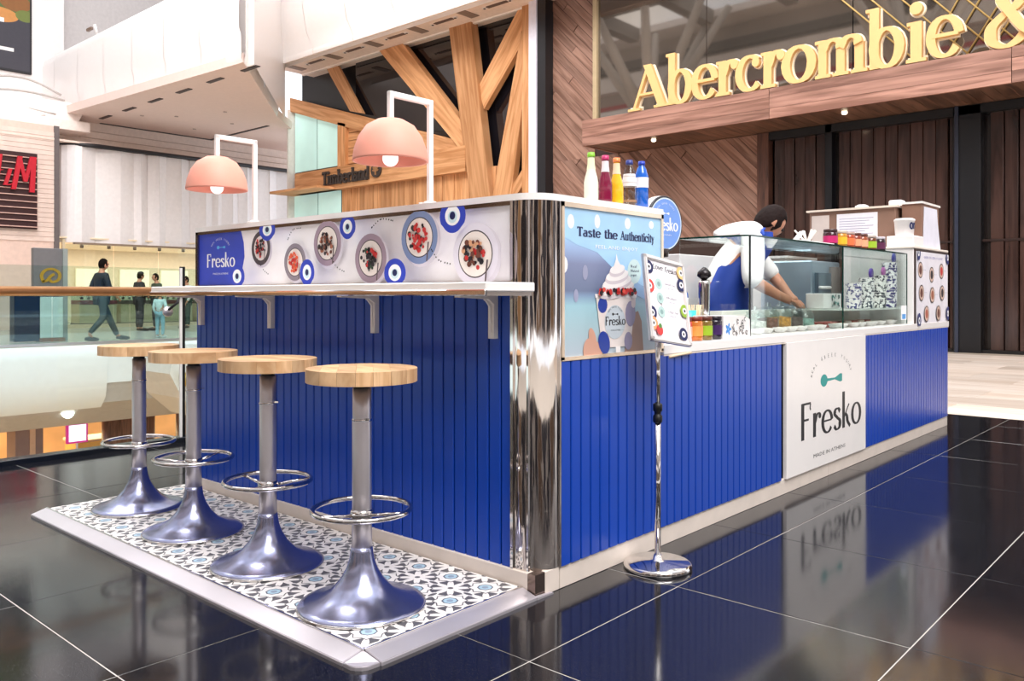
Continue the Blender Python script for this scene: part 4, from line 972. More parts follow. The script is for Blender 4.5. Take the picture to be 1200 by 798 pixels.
# bar shelf and brackets
MB().box(-2.33, -.004, -.255, -.012, 1.043, 1.075, .004).build('bar_shelf', GLOSSW, K)
MB().box(-2.332, -.002, -.262, -.25, 1.03, 1.05, .003).build('shelf_edge', CHROME, K)
MB().box(-2.32, -.02, -.24, -.012, 1.03, 1.043).build('shelf_under', M('#b8aca4', .3, .6), K)
br0 = MB().prism([(-.012, .878), (-.034, .878), (-.034, 1.0), (-.06, 1.018), (-.2, 1.024), (-.2, 1.03), (-.012, 1.03)], lambda u, v, d: (d, u, v), -.014, .014).prism([(-.03, .9), (-.036, .9), (-.042, .99), (-.06, 1.01), (-.07, 1.015), (-.03, 1.02)], lambda u, v, d: (d, u, v), -.003, .003).build('bracket', M('#eae5e2', .3), K)
br0.location = (-.19, 0, 0)
for x in (-.848, -1.608, -2.26): inst(br0, (x, 0, 0))
# counter
MB().box(-.47, .014, .79, 5.07, .787, .828, .003).build('counter_top', GLOSSW, K)
MB().box(-.02, .012, .79, 5.07, .781, .787).build('counter_trim', CREAM, K)
MB().tube([(.012, .83, .775), (.02, .9, .782), (.02, 1.0, .785)], .006, 6).build('bracket_clip', M('#e8d0b0', .3), K)
# poster with frame
mb = MB().box(0, .014, .114, .128, .803, 1.362).box(0, .014, .77, .786, .803, 1.362).box(0, .014, .114, .786, 1.345, 1.362).box(0, .014, .114, .786, .80, .813)
mb.build('poster_frame', M('#e3cdb4', .2, .7, .15, 6), K)
Pm = bpy.data.materials.new('poster_photo'); Pm.use_nodes = True; n_ = Pm.node_tree.nodes; l_ = Pm.node_tree.links; b_ = n_['Principled BSDF']; b_.inputs['Roughness'].default_value = .25
ge = n_.new('ShaderNodeNewGeometry'); sx_ = n_.new('ShaderNodeSeparateXYZ'); l_.new(ge.outputs['Position'], sx_.inputs[0])
mr_ = n_.new('ShaderNodeMapRange'); mr_.inputs['From Min'].default_value = .81; mr_.inputs['From Max'].default_value = 1.35; l_.new(sx_.outputs['Z'], mr_.inputs['Value'])
rp = n_.new('ShaderNodeValToRGB'); el = rp.color_ramp.elements; el[0].position = 0; el[0].color = lin('#b4c0cc')+(1,); el[1].position = 1; el[1].color = lin('#b4dcf6')+(1,)
for p_, c_ in ((.2, '#a9c6cf'), (.34, '#9fc8d4'), (.41, '#8098b8'), (.44, '#6c7896'), (.62, '#8088aa'), (.72, '#9db4dc'), (.8, '#a6d0f2')): e_ = el.new(p_); e_.color = lin(c_)+(1,)
l_.new(mr_.outputs['Result'], rp.inputs['Fac']); l_.new(rp.outputs['Color'], b_.inputs['Base Color'])
MB().box(0, .008, .128, .77, .813, 1.345).build('poster_sheet', Pm, K)
Q = Print(SIDE(.008), (.128, .77, .813, 1.345))
skyb = M('#a9d3f4', .3)
Q.add([(.128, 1.24), (.2, 1.215), (.33, 1.19), (.42, 1.14), (.52, 1.09), (.6, 1.08), (.77, 1.03), (.77, 1.35), (.128, 1.35)], skyb)
Q.add([(.55, 1.1), (.77, 1.02), (.77, .98), (.6, 1.03)], M('#93b8e0', .3))
Q.polys([ell(.17, 1.295, .02, .026, 14), ell(.33, 1.305, .018, .026, 14), ell(.53, 1.31, .02, .022, 14), ell(.13, 1.14, .022, .03, 14), ell(.70, 1.315, .018, .016, 14)], M('#f2f2f2', .3))
Q.polys([ell(.255, 1.115, .016, .028, 12), ell(.2, 1.03, .014, .024, 12)], M('#9a9cb8', .3))
Q.polys(word_fit('Taste', .205, .35, 1.245, .023, T=.34, t=.14, sf=True), NAVY); Q.polys(word_fit('the', .372, .46, 1.245, .023, T=.34, t=.14, sf=True), NAVY); Q.polys(word_fit('Authenticity', .48, .72, 1.245, .023, T=.34, t=.14, sf=True), NAVY)
Q.polys(sans_fit('FEEL AND ENJOY', .315, .6, 1.205, .014), WH)
bub = M('#cfe6e4', .3); Q.add(ell(.575, 1.125, .048, .048), bub); Q.polys([[(.55, 1.09), (.58, 1.08), (.56, 1.06)]], bub)
for k, s_ in enumerate(('Real', 'Natural', 'yogurt')): Q.polys(sans_fit(s_, .548, .606 if k == 1 else .59, 1.14-k*.017, .011), NAVY)
# fingers behind, cup, swirl
Q.polys([ell(.30, .865, .022, .05, 16, .35), ell(.275, .83, .035, .045, 16), [(.255, .8), (.36, .8), (.35, .85), (.3, .87)]], M('#d8a48e', .35)); Q.polys([[(.5, .80), (.64, .80), (.625, .93), (.6, .97), (.56, .96)]], M('#a5806f', .35))
Q.add([(.318, 1.03), (.585, 1.03), (.545, .835), (.355, .835)], M('#e9ddd8', .3)); Q.add([(.312, 1.036), (.59, 1.036), (.588, 1.022), (.314, 1.022)], M('#f6efec', .3))
mv = M('#8d84a4', .3); rb = M('#26409c', .3)
Q.polys([ell(.36, .995, .03, .03, 16), ell(.37, .855, .035, .045, 16, .5)], rb); Q.polys([ell(.545, .96, .035, .05, 16), ell(.53, .855, .028, .035, 16)], mv); Q.polys([ell(.565, 1.0, .016, .018, 12)], M('#d8c8c8', .3))
Q.add(ell(.44, .93, .068, .064), M('#c5cfd6', .3)); Q.polys(word_fit('Fresko', .375, .51, .918, .022, T=.28, t=.12), BK); Q.polys(spoon(.44, .96, .04, .01), BK); Q.polys(sans_arc('REAL GREEK YOGURT', .44, .955, .045, .03, 155, 25, .007), BK); Q.polys(sans_fit('MADE IN ATHENS', .41, .475, .897, .005), BK)
sw1, sw2 = M('#f6f0ee', .3), M('#d8cdd2', .3)
for (cy, rx, ry) in ((1.055, .12, .028), (1.08, .1, .026), (1.105, .078, .024), (1.128, .052, .02)):
    Q.add(ell(.45, cy-.006, rx, ry, 24, .15), sw2); Q.add(ell(.452, cy+.003, rx*.96, ry*.85, 24, .15), sw1)
Q.add([(.42, 1.13), (.48, 1.14), (.455, 1.165), (.445, 1.19), (.44, 1.165)], sw1)
rq = random.Random(3)
for i in range(38): Q.add(ell(.33+rq.random()*.24, 1.037+rq.random()*.016, .011, .009, 8), rq.choice([rd, rd, rd, bk, M('#e05548', .3)]))
Q.polys([[(.43, .815), (.46, .815), (.46, .838), (.43, .838)]], sw1)
Q.build('poster_print', K)
# logo on the white board
G = Print(SIDE(.018), (1.99, 3.15, .08, .785)); 
G.polys(sans_arc('REAL GREEK YOGURT', 2.6, .575, .285, .105, 172, 8, .024, .9), BK); G.polys(sans_fit('MADE IN ATHENS', 2.33, 2.81, .138, .022), BK); G.build('small_lettering', K)['kind'] = 'stuff'
G = Print(SIDE(.018)); G.polys(spoon(2.6, .553, .32, .07), M('#189a94', .4)); G.build('spoon_emblem', K)
u = 2.15; k_ = .93/wordlen('Fresko', T=.24, t=.075)
for ch in 'Fresko':
    g, adv = glyph(ch, .24, .075, False); G = Print(SIDE(.018)); G.polys([[(u+a*k_, .252+b*.132) for a, b in p] for p in g], BK); G.build('letter', K); u += adv*k_
# raised menu cabinet at the far end
MB().box(-.5, -.002, 4.2, 5.06, .828, 1.372, .003).build('menu_cabinet', WHITE, K)
MB().box(-.5, .008, 4.19, 5.075, 1.372, 1.388, .003).build('cabinet_top', M('#f2e6da', .35), K)
MB().box(-.002, .007, 4.215, 5.06, .795, 1.368).build('menu_frame', M('#3a2a24', .4), K)
MB().box(.007, .011, 4.235, 5.045, .812, 1.352).build('menu_sheet', M('#f1ecf3', .35), K)
Mn = Print(SIDE(.011), (4.235, 5.045, .812, 1.352)); Mn.polys(sans_fit('GREEK FROZEN YOGURT', 4.4, 4.9, 1.305, .018), M('#7a78b8', .4))
for i, (u, v) in enumerate(((4.323, 1.217), (4.602, 1.187), (4.862, 1.219), (4.34, 1.05), (4.612, 1.035), (4.873, 1.051), (4.46, .896), (4.767, .896))):
    Mn.add(ell(u, v, .062, .06, 20), M('#3a2a2e', .4)); Mn.add(ell(u, v, .054, .052, 20), M('#d8b8a8', .4)); Mn.add(ell(u, v, .034, .034, 16), [br, bk, rd, br, M('#a05c40', .4), bk, M('#b05a44', .4), br][i])
    if i < 6: Mn.polys(sans_fit('fresh', u+.075, u+.13, v, .008), M('#8a88a8', .4))
for (u, v) in ((4.26, 1.34), (5.02, 1.33), (4.27, .85), (5.02, .89)): Mn.add(ell(u, v, .045, .055, 18), M('#232c6c', .4)); Mn.add(ell(u, v, .02, .026, 12), WH); Mn.add(ell(u, v, .009, .012, 8), NAVY)
Mn.build('menu_print', K)['kind'] = 'stuff'
# back cabinet behind the counter and rear panel
bc = MB().box(-1.35, -1.05, 4.45, 5.05, 0, 1.34, .004).build('back_cabinet', M('#cfc6c0', .4), K)
MB().box(-1.36, -1.04, 4.44, 5.06, 1.34, 1.36).build('cabinet_top', WHITE, K)
MB().box(-1.6, -1.25, 3.08, 3.98, 0, 1.33, .004).build('rear_panel', M('#e6e2e4', .4), K)
MB().lathe([(.001, 0), (.04, 0), (.036, .02), (.001, .024)], n=20, mat=Matrix.Translation((-1.25, 3.77, 1.275)) @ Matrix.Rotation(PI/2, 4, 'Y')).build('knob', M('#2d3640', .3), K)
MB().box(-.47, -.452, .8, 5.05, .3, .78).build('inner_shelf_back', M('#b9b4b0', .4), K)

# ================================================================== patterned foot platform
PF = thing('tiled_platform', 'low platform with patterned tiles and steel edging under the stools', 'platform', (0, 0, 0))
EDG = M('#d6d0d6', .38, .7, .06, 3)
MB().box(-2.42, -.05, -.71, -.024, 0, .024).build('base', M('#c9c2bc', .5), PF)
def edge(name, pts):
    """pts: (x, y, top height); a ramped steel strip"""
    n = len(pts); mb = MB(); mb.faces([(x, y, 0) for x, y, z in pts]+[(x, y, z) for x, y, z in pts], [tuple(range(n-1, -1, -1)), tuple(range(n, 2*n))]+[(i, (i+1) % n, n+(i+1) % n, n+i) for i in range(n)])
    bmesh.ops.bevel(mb.bm, geom=[e for e in mb.bm.edges if all(v.co.z > .004 for v in e.verts)], offset=.002, segments=2, affect='EDGES'); return mb.build(name, EDG, PF)
edge('metal_edge', [(-2.43, -.775, .012), (-.065, -.772, .012), (-.057, -.71, .031), (-2.43, -.71, .031)])
edge('metal_edge', [(-.05, -.703, .031), (.015, -.697, .012), (.015, -.025, .012), (-.05, -.025, .031)])
edge('metal_edge', [(.0055, -.0245, .0135), (.016, -.0245, .011), (.018, .06, .008), (.0055, .05, .008)])
edge('corner_piece', [(-.054, -.707, .031), (-.06, -.772, .012)]+[(-.04+.05*math.cos(a), -.722+.05*math.sin(a), .012) for a in [math.radians(x) for x in (-100, -80, -60, -40, -20, -5)]]+[(.011, -.70, .012)])
MB().box(-2.425, -.047, -.712, -.704, .02, .034, .001).build('trim_strip', M('#e8e4e4', .2, 1), PF); MB().box(-.055, -.047, -.71, -.025, .02, .034, .001).build('trim_strip', M('#e8e4e4', .2, 1), PF)
TS = .168
TWm, TG, TB, TL = M('#efe9e6', .35, 0, .03), M('#5c5a5e', .4), M('#4a5264', .4), M('#a9c6d6', .35)
tp = Print(lambda u, v, d: (u, v, .0044+d*.12), (.0, TS, .0, TS))
tp.mb.box(0, TS-.0012, 0, TS-.0012, 0, .0044); tp.mats.append(TWm)
h_ = TS/2
for cx, cy in ((0, 0), (TS, 0), (0, TS), (TS, TS)):
    tp.add(ell(cx, cy, .43*TS, n=32), TG)
for cx, cy in ((0, 0), (TS, 0), (0, TS), (TS, TS)):
    for k in range(8): a = k*PI/4; tp.add(ell(cx+.22*TS*math.cos(a), cy+.22*TS*math.sin(a), .2*TS, .068*TS, 16, a), TWm)
    tp.add(ell(cx, cy, .06*TS, n=12), TG)
def star(cx, cy, r1, r2, n): return [(cx+(r1 if i % 2 == 0 else r2)*math.cos(PI*i/n), cy+(r1 if i % 2 == 0 else r2)*math.sin(PI*i/n)) for i in range(2*n)]
for k in range(4):
    a = k*PI/2+PI/4
for cx, cy in ((h_, 0), (0, h_), (h_, TS), (TS, h_)):
    tp.add(ell(cx, cy, .17*TS if cy in (0, TS) else .09*TS, .09*TS if cy in (0, TS) else .17*TS, 16), TWm); tp.add(ell(cx, cy, .12*TS if cy in (0, TS) else .05*TS, .05*TS if cy in (0, TS) else .12*TS, 12), TG)
tp.add(star(h_, h_, .36*TS, .29*TS, 8), TG); tp.add(star(h_, h_, .33*TS, .265*TS, 8), TWm); tp.add(ell(h_, h_, .17*TS, n=8), TB); tp.add(ell(h_, h_, .14*TS, n=8), TL); tp.add(ell(h_, h_, .07*TS, n=8), M('#8a9ab0', .4))
t0 = tp.build('tile', PF); first = True
for i in range(14):
    for j in range(4):
        p = (-.057-TS*(i+1), -.703+j*TS, .0265)
        if first: t0.location = p; first = False
        else: inst(t0, p)

# ================================================================== bar stools
def stool():
    r = thing('bar_stool', '', 'stool', (0, 0, 0), 'bar stools on the tiled platform')
    OAK = wood('#e0b98e', '#c19468', (1, 5, 1), .4, 6)
    Rs = .178; blocks = [(-1, -.72), (-.72, -.42), (-.42, -.1), (-.1, .2), (.2, .5), (.5, .78), (.78, 1)]
    for a, b in blocks:     # glued oak staves of the round seat
        a0, b0 = a*Rs+.0003, b*Rs-.0003; pts = []
        ya = lambda x: math.sqrt(max(0, Rs*Rs-x*x)); N = 8
        xs = [a0+(b0-a0)*i/N for i in range(N+1)]
        pts = [(x, -ya(x)) for x in xs]+[(x, ya(x)) for x in reversed(xs)]
        q = []
        for p in pts:
            if not q or math.dist(q[-1], p) > 1e-4: q.append(p)
        if math.dist(q[0], q[-1]) < 1e-4: q.pop()
        MB().prism(q, lambda u, v, d: (u*math.cos(.9)-v*math.sin(.9), u*math.sin(.9)+v*math.cos(.9), d), .722, .765).build('seat_stave', OAK, r)
    MB().lathe([(.05, .712), (.06, .722)], n=20).lathe([(.025, .69), (.025, .72)], n=16).build('seat_plate', BLACK, r)
    po = MB().lathe([(.034, .15), (.031, .3), (.031, .60), (.030, .605), (.030, .7), (.026, .702)], n=28).build('pole', STEEL, r)
    MB().lathe([(.0325, .595), (.0325, .602)], n=28).box(.02, .042, -.012, -.004, .6, .606).build('height_collar', CHROME, po)
    MB().lathe([(.202, 0), (.204, .006), (.2, .012), (.18, .018), (.14, .03), (.1, .052), (.07, .085), (.05, .12), (.04, .15), (.036, .175), (.034, .19)], n=48).build('base', ALU, r)
    MB().lathe([(.2045, .001), (.2065, .004), (.2045, .0075), (.2, .008)], n=48, cap=False).build('base_rim', CHROME, r)
    rg = MB(); rg.tube([(.157*math.cos(a), .157*math.sin(a), .31) for a in [2*PI*i/40 for i in range(40)]], .0085, 10, True); rg = rg.build('foot_ring', CHROME, r)
    for k in range(3):
        a = k*2*PI/3+.4; MB().tube([(.03*math.cos(a), .03*math.sin(a), .292), (.155*math.cos(a), .155*math.sin(a), .308)], .006, 8).build('spoke', CHROME, rg)
    MB().lathe([(.033, .275), (.037, .28), (.037, .305), (.033, .31)], n=24).build('ring_collar', CHROME, r)
    return r
s0 = stool(); SP = [(-.325, -.499, .0), (-.918, -.471, .7), (-1.535, -.442, 1.5), (-2.111, -.414, 2.3)]
SLb = ['front bar stool with round oak seat, nearest to the chrome corner', 'second bar stool from the chrome corner with round oak seat', 'third bar stool from the chrome corner, its seat overlapping the last one', 'farthest bar stool with round oak seat, nearest to the glass balustrade']
for i, (x, y, a) in enumerate(SP):
    o = s0 if i == 0 else dup(s0, (x, y, .0325), SLb[i], a)
    o.location = (x, y, .0325); o['label'] = SLb[i]; o.rotation_euler = (0, 0, a)

# ================================================================== lamps on the kiosk
def lamp():
    r = thing('table_lamp', '', 'lamp', (0, 0, 0), 'terracotta dome lamps on the kiosk')
    MB().lathe([(.03, 0), (.032, .006), (.02, .012)], n=16).lathe([(.016, 0), (.018, .01)], -.04, 0, 12).build('base', GLOSSW, r)
    q = .0105
    mb = MB(); mb.box(-q, q, -q, q, 0, .405, .003).box(-q, q, -.21, q, .385, .406, .003).box(-q, q, -.21, -.21+2*q, .3, .406, .003); mb.build('stand', GLOSSW, r)
    sh = MB(); prof = [(.012, .305), (.05, .298), (.09, .275), (.118, .235), (.134, .19), (.14, .15), (.14, .143), (.135, .143), (.134, .15), (.128, .19), (.112, .232), (.086, .268), (.048, .29), (.012, .296)]
    sh.lathe(prof, 0, -.2, 40, cap=False); sh.build('lamp_shade', M('#eda08c', .55, 0, .03), r)
    MB().ball((0, -.2, .155), .03, 14).lathe([(.015, .17), (.018, .29)], 0, -.2, 14).build('bulb', M('#fff4f2', .4, emit=.6), r)
    return r
l0 = lamp(); l0.location = (-.575, .03, HT+.0005); l0['label'] = 'terracotta dome lamp on white bent stand, nearer to the chrome corner'
dup(l0, (-1.835, .03, HT+.0005), 'terracotta dome lamp on white bent stand at the far left end of the kiosk')

# ================================================================== bottles on the tower
def bottle(loc, prof, glassm, capm, label, labels, grp='drink bottles on the kiosk corner', hcap=(.172, .19), rcap=.0145):
    r = thing('bottle', label, 'bottle', loc, grp); x, y, z = loc
    MB().lathe([(a, z+b) for a, b in prof], x, y, 24).build('body', glassm, r)
    MB().lathe([(rcap, z+hcap[0]), (rcap*1.05, z+hcap[0]+.004), (rcap*.95, z+hcap[1])], x, y, 18).build('cap', capm, r)
    for (z0, z1, rr_, m) in labels: MB().lathe([(rr_(z0), z+z0), (rr_((z0+z1)/2), z+(z0+z1)/2), (rr_(z1), z+z1)], x, y, 24, cap=False).build('label', m, r)
soda = [(.02, 0), (.026, .004), (.0275, .02), (.0275, .075), (.024, .095), (.017, .12), (.0135, .145), (.0125, .172)]
def rf_(prof, pad=.0006):
    def f_(z):
        for (r0, z0), (r1, z1) in zip(prof, prof[1:]):
            if z0 <= z <= z1: return r0+(r1-r0)*(z-z0)/(z1-z0)+pad
        return prof[-1][0]+pad
    return f_
bx = -.06; zt = HT
for y, m, cm, lb, nm in ((.385, '#f3f0d8', '#8cc63e', '#eef3c8', 'milky lemonade bottle with green cap, leftmost on the corner'), (.478, '#7a1238', '#c8336e', '#f2dfe4', 'dark red drink bottle with pink cap, second from left'), (.555, '#f2bb26', '#f0894a', '#f9d9b4', 'yellow orange drink bottle with orange cap, third from left')):
    bottle((bx, y, zt), soda, M(m, .12, 0, .03, coat=.5), M(cm, .35), nm, [(.125, .168, rf_(soda), M(lb, .4))])
wat = [(.024, 0), (.029, .004), (.029, .1), (.026, .125), (.02, .15), (.013, .168), (.0125, .176)]
bottle((bx, .645, zt), wat, glass('#d8cfc8', .6, .9), M('#2c3a86', .35), 'clear water bottle with white label and navy cap, beside the blue one', [(.085, .135, rf_(wat), M('#ecebf0', .4)), (.02, .03, rf_(wat), M('#9c7a5e', .4))], hcap=(.174, .192))
wb = [(.024, 0), (.028, .004), (.028, .1), (.0285, .135), (.02, .165), (.013, .178), (.0125, .184)]
bottle((bx, .735, zt), wb, M('#1c63c8', .1, 0, .1, 40, coat=.6), M('#1f3cb0', .35), 'bright blue water bottle with white band, rightmost on the corner', [(.088, .13, rf_(wb), M('#f0f0f4', .4))], hcap=(.182, .198))

# round light box sign
rs = thing('round_sign', 'round blue and white sign on a dark foot behind the kiosk corner', 'sign', (-.1, .98, .83))
mt = Matrix.Translation((-.1, .985, 1.345)) @ Matrix.Rotation(math.radians(-6), 4, 'Z') @ Matrix.Rotation(PI/2, 4, 'Y')
MB().lathe([(.001, -.05), (.118, -.05), (.122, -.045), (.122, 0), (.119, .003), (.115, .003), (.115, .001), (.001, .001)], n=48, mat=mt, cap=False).build('case', M('#20222c', .3), rs)
MB().lathe([(.1225, -.044), (.1235, -.02), (.1225, -.008)], n=48, mat=mt, cap=False).build('rim', GLOSSW, rs)
fm = Matrix.Translation((-.1, .985, 1.345)) @ Matrix.Rotation(math.radians(-6), 4, 'Z')
RP = Print(lambda u, v, d: tuple(fm @ Vector((.0025+d, u, v)))); RP.add(ell(0, 0, .114, n=40), M('#d9e6f6', .3)); RP.add(ell(0, 0, .108, n=40), M('#6f96dc', .3, emit=.1))
RP.polys(word_fit('Fresko', -.088, .088, -.03, .036, T=.3, t=.12), WH); RP.polys(spoon(0, .045, .05, .014), WH); RP.polys(sans_arc('REAL GREEK YOGURT', 0, .045, .06, .04, 155, 25, .008), WH); RP.polys(sans_fit('MADE IN ATHENS', -.04, .04, -.052, .006), WH); RP.build('face_print', rs)
MB().lathe([(.05, 1.2), (.055, 1.235), (.05, 1.235)], -.14, .98, 20).lathe([(.02, .829), (.02, 1.2)], -.16, .93, 14).lathe([(.07, .829), (.06, .84)], -.17, .92, 20).build('foot', M('#2a1c1c', .4), rs)

# ================================================================== sign stand on the floor
st = thing('sign_stand', 'chrome floor stand holding a tilted framed price card', 'sign stand', (.137, .541, 0))
x, y = .137, .541
MB().lathe([(.127, 0), (.13, .008), (.127, .018), (.118, .024), (.03, .027), (.02, .032), (.014, .05)], x, y, 40).build('base', CHROME, st)
MB().lathe([(.012, .04), (.012, .56)], x, y, 18).build('pole', CHROME, st); MB().lathe([(.0095, .5), (.0095, .98)], x, y, 16).build('pole', CHROME, st)
MB().lathe([(.016, .55), (.018, .555), (.018, .575), (.013, .58), (.013, .59), (.018, .595), (.018, .618), (.014, .622)], x, y, 18).build('clamp', BLACK, st)
fm2 = Matrix.Translation((.14, .60, 1.01)) @ Matrix.Rotation(math.radians(-12), 4, 'Y') @ Matrix.Rotation(math.radians(-9), 4, 'X') @ Matrix.Rotation(math.radians(-4), 4, 'Z')
def fp(u, v, d): return tuple(fm2 @ Vector((d, u, v)))
w2, h2 = .127, .168; fr = MB()
fr.prism([(-w2, -h2), (w2, -h2), (w2, h2), (-w2, h2)], fp, -.006, .002); fr.build('back_plate', STEEL, st)
for a, b, c_, d_ in ((-w2, w2, -h2, -h2+.018), (-w2, w2, h2-.018, h2), (-w2, -w2+.018, -h2, h2), (w2-.018, w2, -h2, h2)):
    mb = MB(); mb.prism([(a, c_), (b, c_), (b, d_), (a, d_)], fp, 0, .012); bmesh.ops.bevel(mb.bm, geom=mb.bm.edges[:], offset=.004, segments=2, affect='EDGES'); mb.build('frame_bar', M('#e9e3e1', .3, .4), st)
MB().tube([(x, y, .97), (x-.004, y+.02, 1.0)], .011, 8).build('mount', STEEL, st)
CP = Print(lambda u, v, d: fp(u, v, .003+d), (-w2+.018, w2-.018, -h2+.018, h2-.018)); CP.rectg(-w2, w2, -h2, h2, M('#f4eef4', .35))
CP.polys(word_fit('Love', -.075, -.01, .118, .014, T=.26, t=.14, slant=.1), BK); CP.polys(word_fit('Fresko', .0, .075, .114, .014, T=.26, t=.14, slant=.2), BK)
for k, v in enumerate((.06, .005, -.05)):
    CP.add(ell(-.045, v, .022, n=16), M('#b6d0cc', .4)); CP.add(ell(-.045, v, .01, n=10), M('#8aa8a6', .4))
    CP.polys(sans_fit(('Small cup', 'Medium', 'Large cup')[k], -.005, .06, v+.003, .008), M('#55505c', .4)); CP.polys(sans_fit('2 toppings', -.005, .045, v-.012, .006), M('#8a8594', .4))
for (u, v, m) in ((-.1, .12, NAVY), (-.105, .045, M('#d8443c', .4)), (-.105, -.06, NAVY), (-.105, -.1, M('#e8a070', .4)), (.095, .075, NAVY), (.1, .125, M('#e8c07a', .4)), (.098, -.03, M('#96b82e', .4)), (.075, -.125, NAVY)):
    CP.add(ell(u, v, .026, n=18), m); CP.add(ell(u, v, .013, n=12), M('#f4eef4', .35)); CP.add(ell(u, v, .006, n=8), BK)
CP.add(ell(-.075, -.125, .02, n=12), M('#d23a38', .4)); CP.add(ell(-.07, -.108, .01, n=8), M('#4f8a3c', .4)); CP.build('card_print', st)

# ================================================================== glass display case
DC = thing('display_case', 'glass display case on the white counter, open to the back', 'display case', (-.235, 2.92, .828))
CGm = glass('#f6fcfa', .3, .985); EG = M('#0f3b34', .1, 0, .1, spec=.9)
y0, y1, ym, xF, xB, zT = 1.674, 4.165, 2.921, -.04, -.43, 1.325
for a, b in ((y0, ym-.003), (ym+.003, y1)): MB().box(xF-.004, xF+.004, a, b, .83, zT).build('front_pane', CGm, DC)
MB().box(xB, xF, y0-.004, y0+.004, .83, zT).build('side_pane', CGm, DC); MB().box(xB, xF, y1-.004, y1+.004, .83, zT).build('side_pane', CGm, DC)
MB().box(xB, xF, ym-.004, ym+.004, .83, zT-.01).build('divider_pane', CGm, DC)
for a, b in ((y0, ym), (ym, y1)): MB().box(xB, xF+.004, a+.002, b-.002, zT, zT+.008).build('top_pane', CGm, DC)
for yy, w_ in ((y0, .006), (ym, .0045), (y1, .004)): MB().box(xF+.001, xF+.007, yy-w_, yy+w_, .83, zT+.004).build('edge_seal', EG if yy > 2 else M('#101614', .3), DC)
MB().box(xF+.001, xF+.007, y0, y1, zT, zT+.009).build('edge_seal', EG, DC); MB().box(xB, xF, y0-.006, y0-.002, zT, zT+.009).build('edge_seal', EG, DC)
MB().box(xF-.06, xF-.05, y0+.01, y1-.01, zT-.05, zT-.042).build('top_shelf_glass', CGm, DC)
MB().box(-.43, -.36, 2.0, 4.15, .83, .945).build('rear_ledge', M('#e2e0d8', .35), DC)
MB().box(xB, xF-.03, 3.15, 4.15, .935, .945).build('shelf', M('#dfe6df', .25), DC)
MB().box(xF+.008, xF+.0095, 4.02, 4.14, .86, .96).build('sticker', WH, DC)
q_ = Print(SIDE(xF+.0096)); q_.rectg(4.04, 4.12, .865, .9, M('#4a9ae0', .4)); q_.build('sticker_print', DC)

# jars of syrup on top of the case and on the counter
def jar(loc, h, r, body_, lab, lid, label, grp, nm='jar'):
    x, y, z = loc; t = thing(nm, label, 'jar', loc, grp)
    MB().lathe([(r*.92, z), (r, z+.004), (r, z+h*.78), (r*.85, z+h*.86)], x, y, 20).build('body', M(body_, .12, 0, .05, coat=.5), t)
    MB().lathe([(r*.93, z+h*.85), (r*.95, z+h*.86), (r*.95, z+h), (r*.9, z+h+.001)], x, y, 20).build('lid', M(lid, .35), t)
    MB().lathe([(r+.0006, z+h*.2), (r+.0006, z+h*.62)], x, y, 20, cap=False).build('label', M(lab, .4), t)
TJ = [(2.97, '#3b1420', '#c8246c', '#3a2020', 'magenta labelled dark jar at the left end of the case-top row'), (3.13, '#c88a28', '#f2c02c', '#c9b8a8', 'yellow labelled jar, second in the case-top row'), (3.27, '#b04a2c', '#e87848', '#b8a098', 'orange red labelled jar, third in the case-top row'), (3.39, '#8c3c28', '#f0a880', '#5c3028', 'salmon labelled jar, fourth in the case-top row'), (3.51, '#9a4c2c', '#f2b088', '#5c3028', 'peach labelled jar, fifth in the case-top row'), (3.68, '#6a3a20', '#a6c832', '#b8a8a0', 'lime labelled jar, sixth in the case-top row'), (3.86, '#2c1420', '#5c2048', '#c8c0c8', 'dark purple jar at the right end of the case-top row')]
for y, b, l, c_, n in TJ: jar((-.13, y, zT+.0085), .105, .043, b, l, c_, n, 'syrup jars on the display case')
CJ = [(1.06, '#c83a2c', '#f2c0a0', '#6c2420', 'red and peach jar on the counter, leftmost beside the price card'), (1.155, '#c8742c', '#f2a050', '#7c3020', 'orange jar on the counter, second from the price card'), (1.245, '#7c6428', '#9cc02c', '#5c2c20', 'green labelled jar on the counter, third from the price card'), (1.335, '#1c1428', '#3c1c5c', '#1c1420', 'near black purple jar on the counter beside the patterned box')]
for y, b, l, c_, n in CJ: jar((-.05, y, .829), .105, .036, b, l, c_, n, 'syrup jars on the counter')
# patterned box / cups / utensils left of the case
PT = pattern('#202860', '#f2f0f2', 38, .44); PT2 = pattern('#38589c', '#f4f6f4', 30, .42)
o = thing('napkin_box', 'white napkin box with dark floral print beside the dark jar', 'box', (-.12, 1.5, .829))
MB().prism([(1.385, .829), (1.665, .829), (1.66, .915), (1.60, .932), (1.385, .935)], SIDE(-.2), 0, .17).build('body', WHITE, o)
nb = Print(SIDE(-.03), (1.39, 1.66, .832, .93)); rq = random.Random(9)
for i in range(5): a = i*2*PI/5; nb.add(ell(1.435+.016*math.cos(a), .872+.016*math.sin(a), .014, .008, 10, a), M('#3a8ad8', .4))
for i in range(22):
    cx, cy = 1.48+rq.random()*.17, .845+rq.random()*.075; nb.polys(nib(arc(cx, cy, .009, .009, rq.uniform(0, 180), rq.uniform(220, 330), 6), .0045, .0045), BK)
nb.build('floral_print', o)
def cup(loc, r0, r1, h, m, label, nm='cup', grp=None, rim=None, cat='cup'):
    x, y, z = loc; t = thing(nm, label, cat, loc, grp)
    MB().lathe([(r0, z), (r1, z+h), (r1-.002, z+h), (r0-.002, z+.004)], x, y, 20, cap=False).lathe([(.001, z), (r0, z+.0005)], x, y, 20, cap=False).build('wall', m, t)
    if rim: MB().lathe([(r1, z+h-.0015), (r1+.0012, z+h), (r1, z+h+.001)], x, y, 20, cap=False).build('rim', rim, t)
    return t
cup((-.22, 1.40, .829), .03, .036, .13, M('#3cc8c0', .3), 'teal cup holding spoons behind the counter jars')
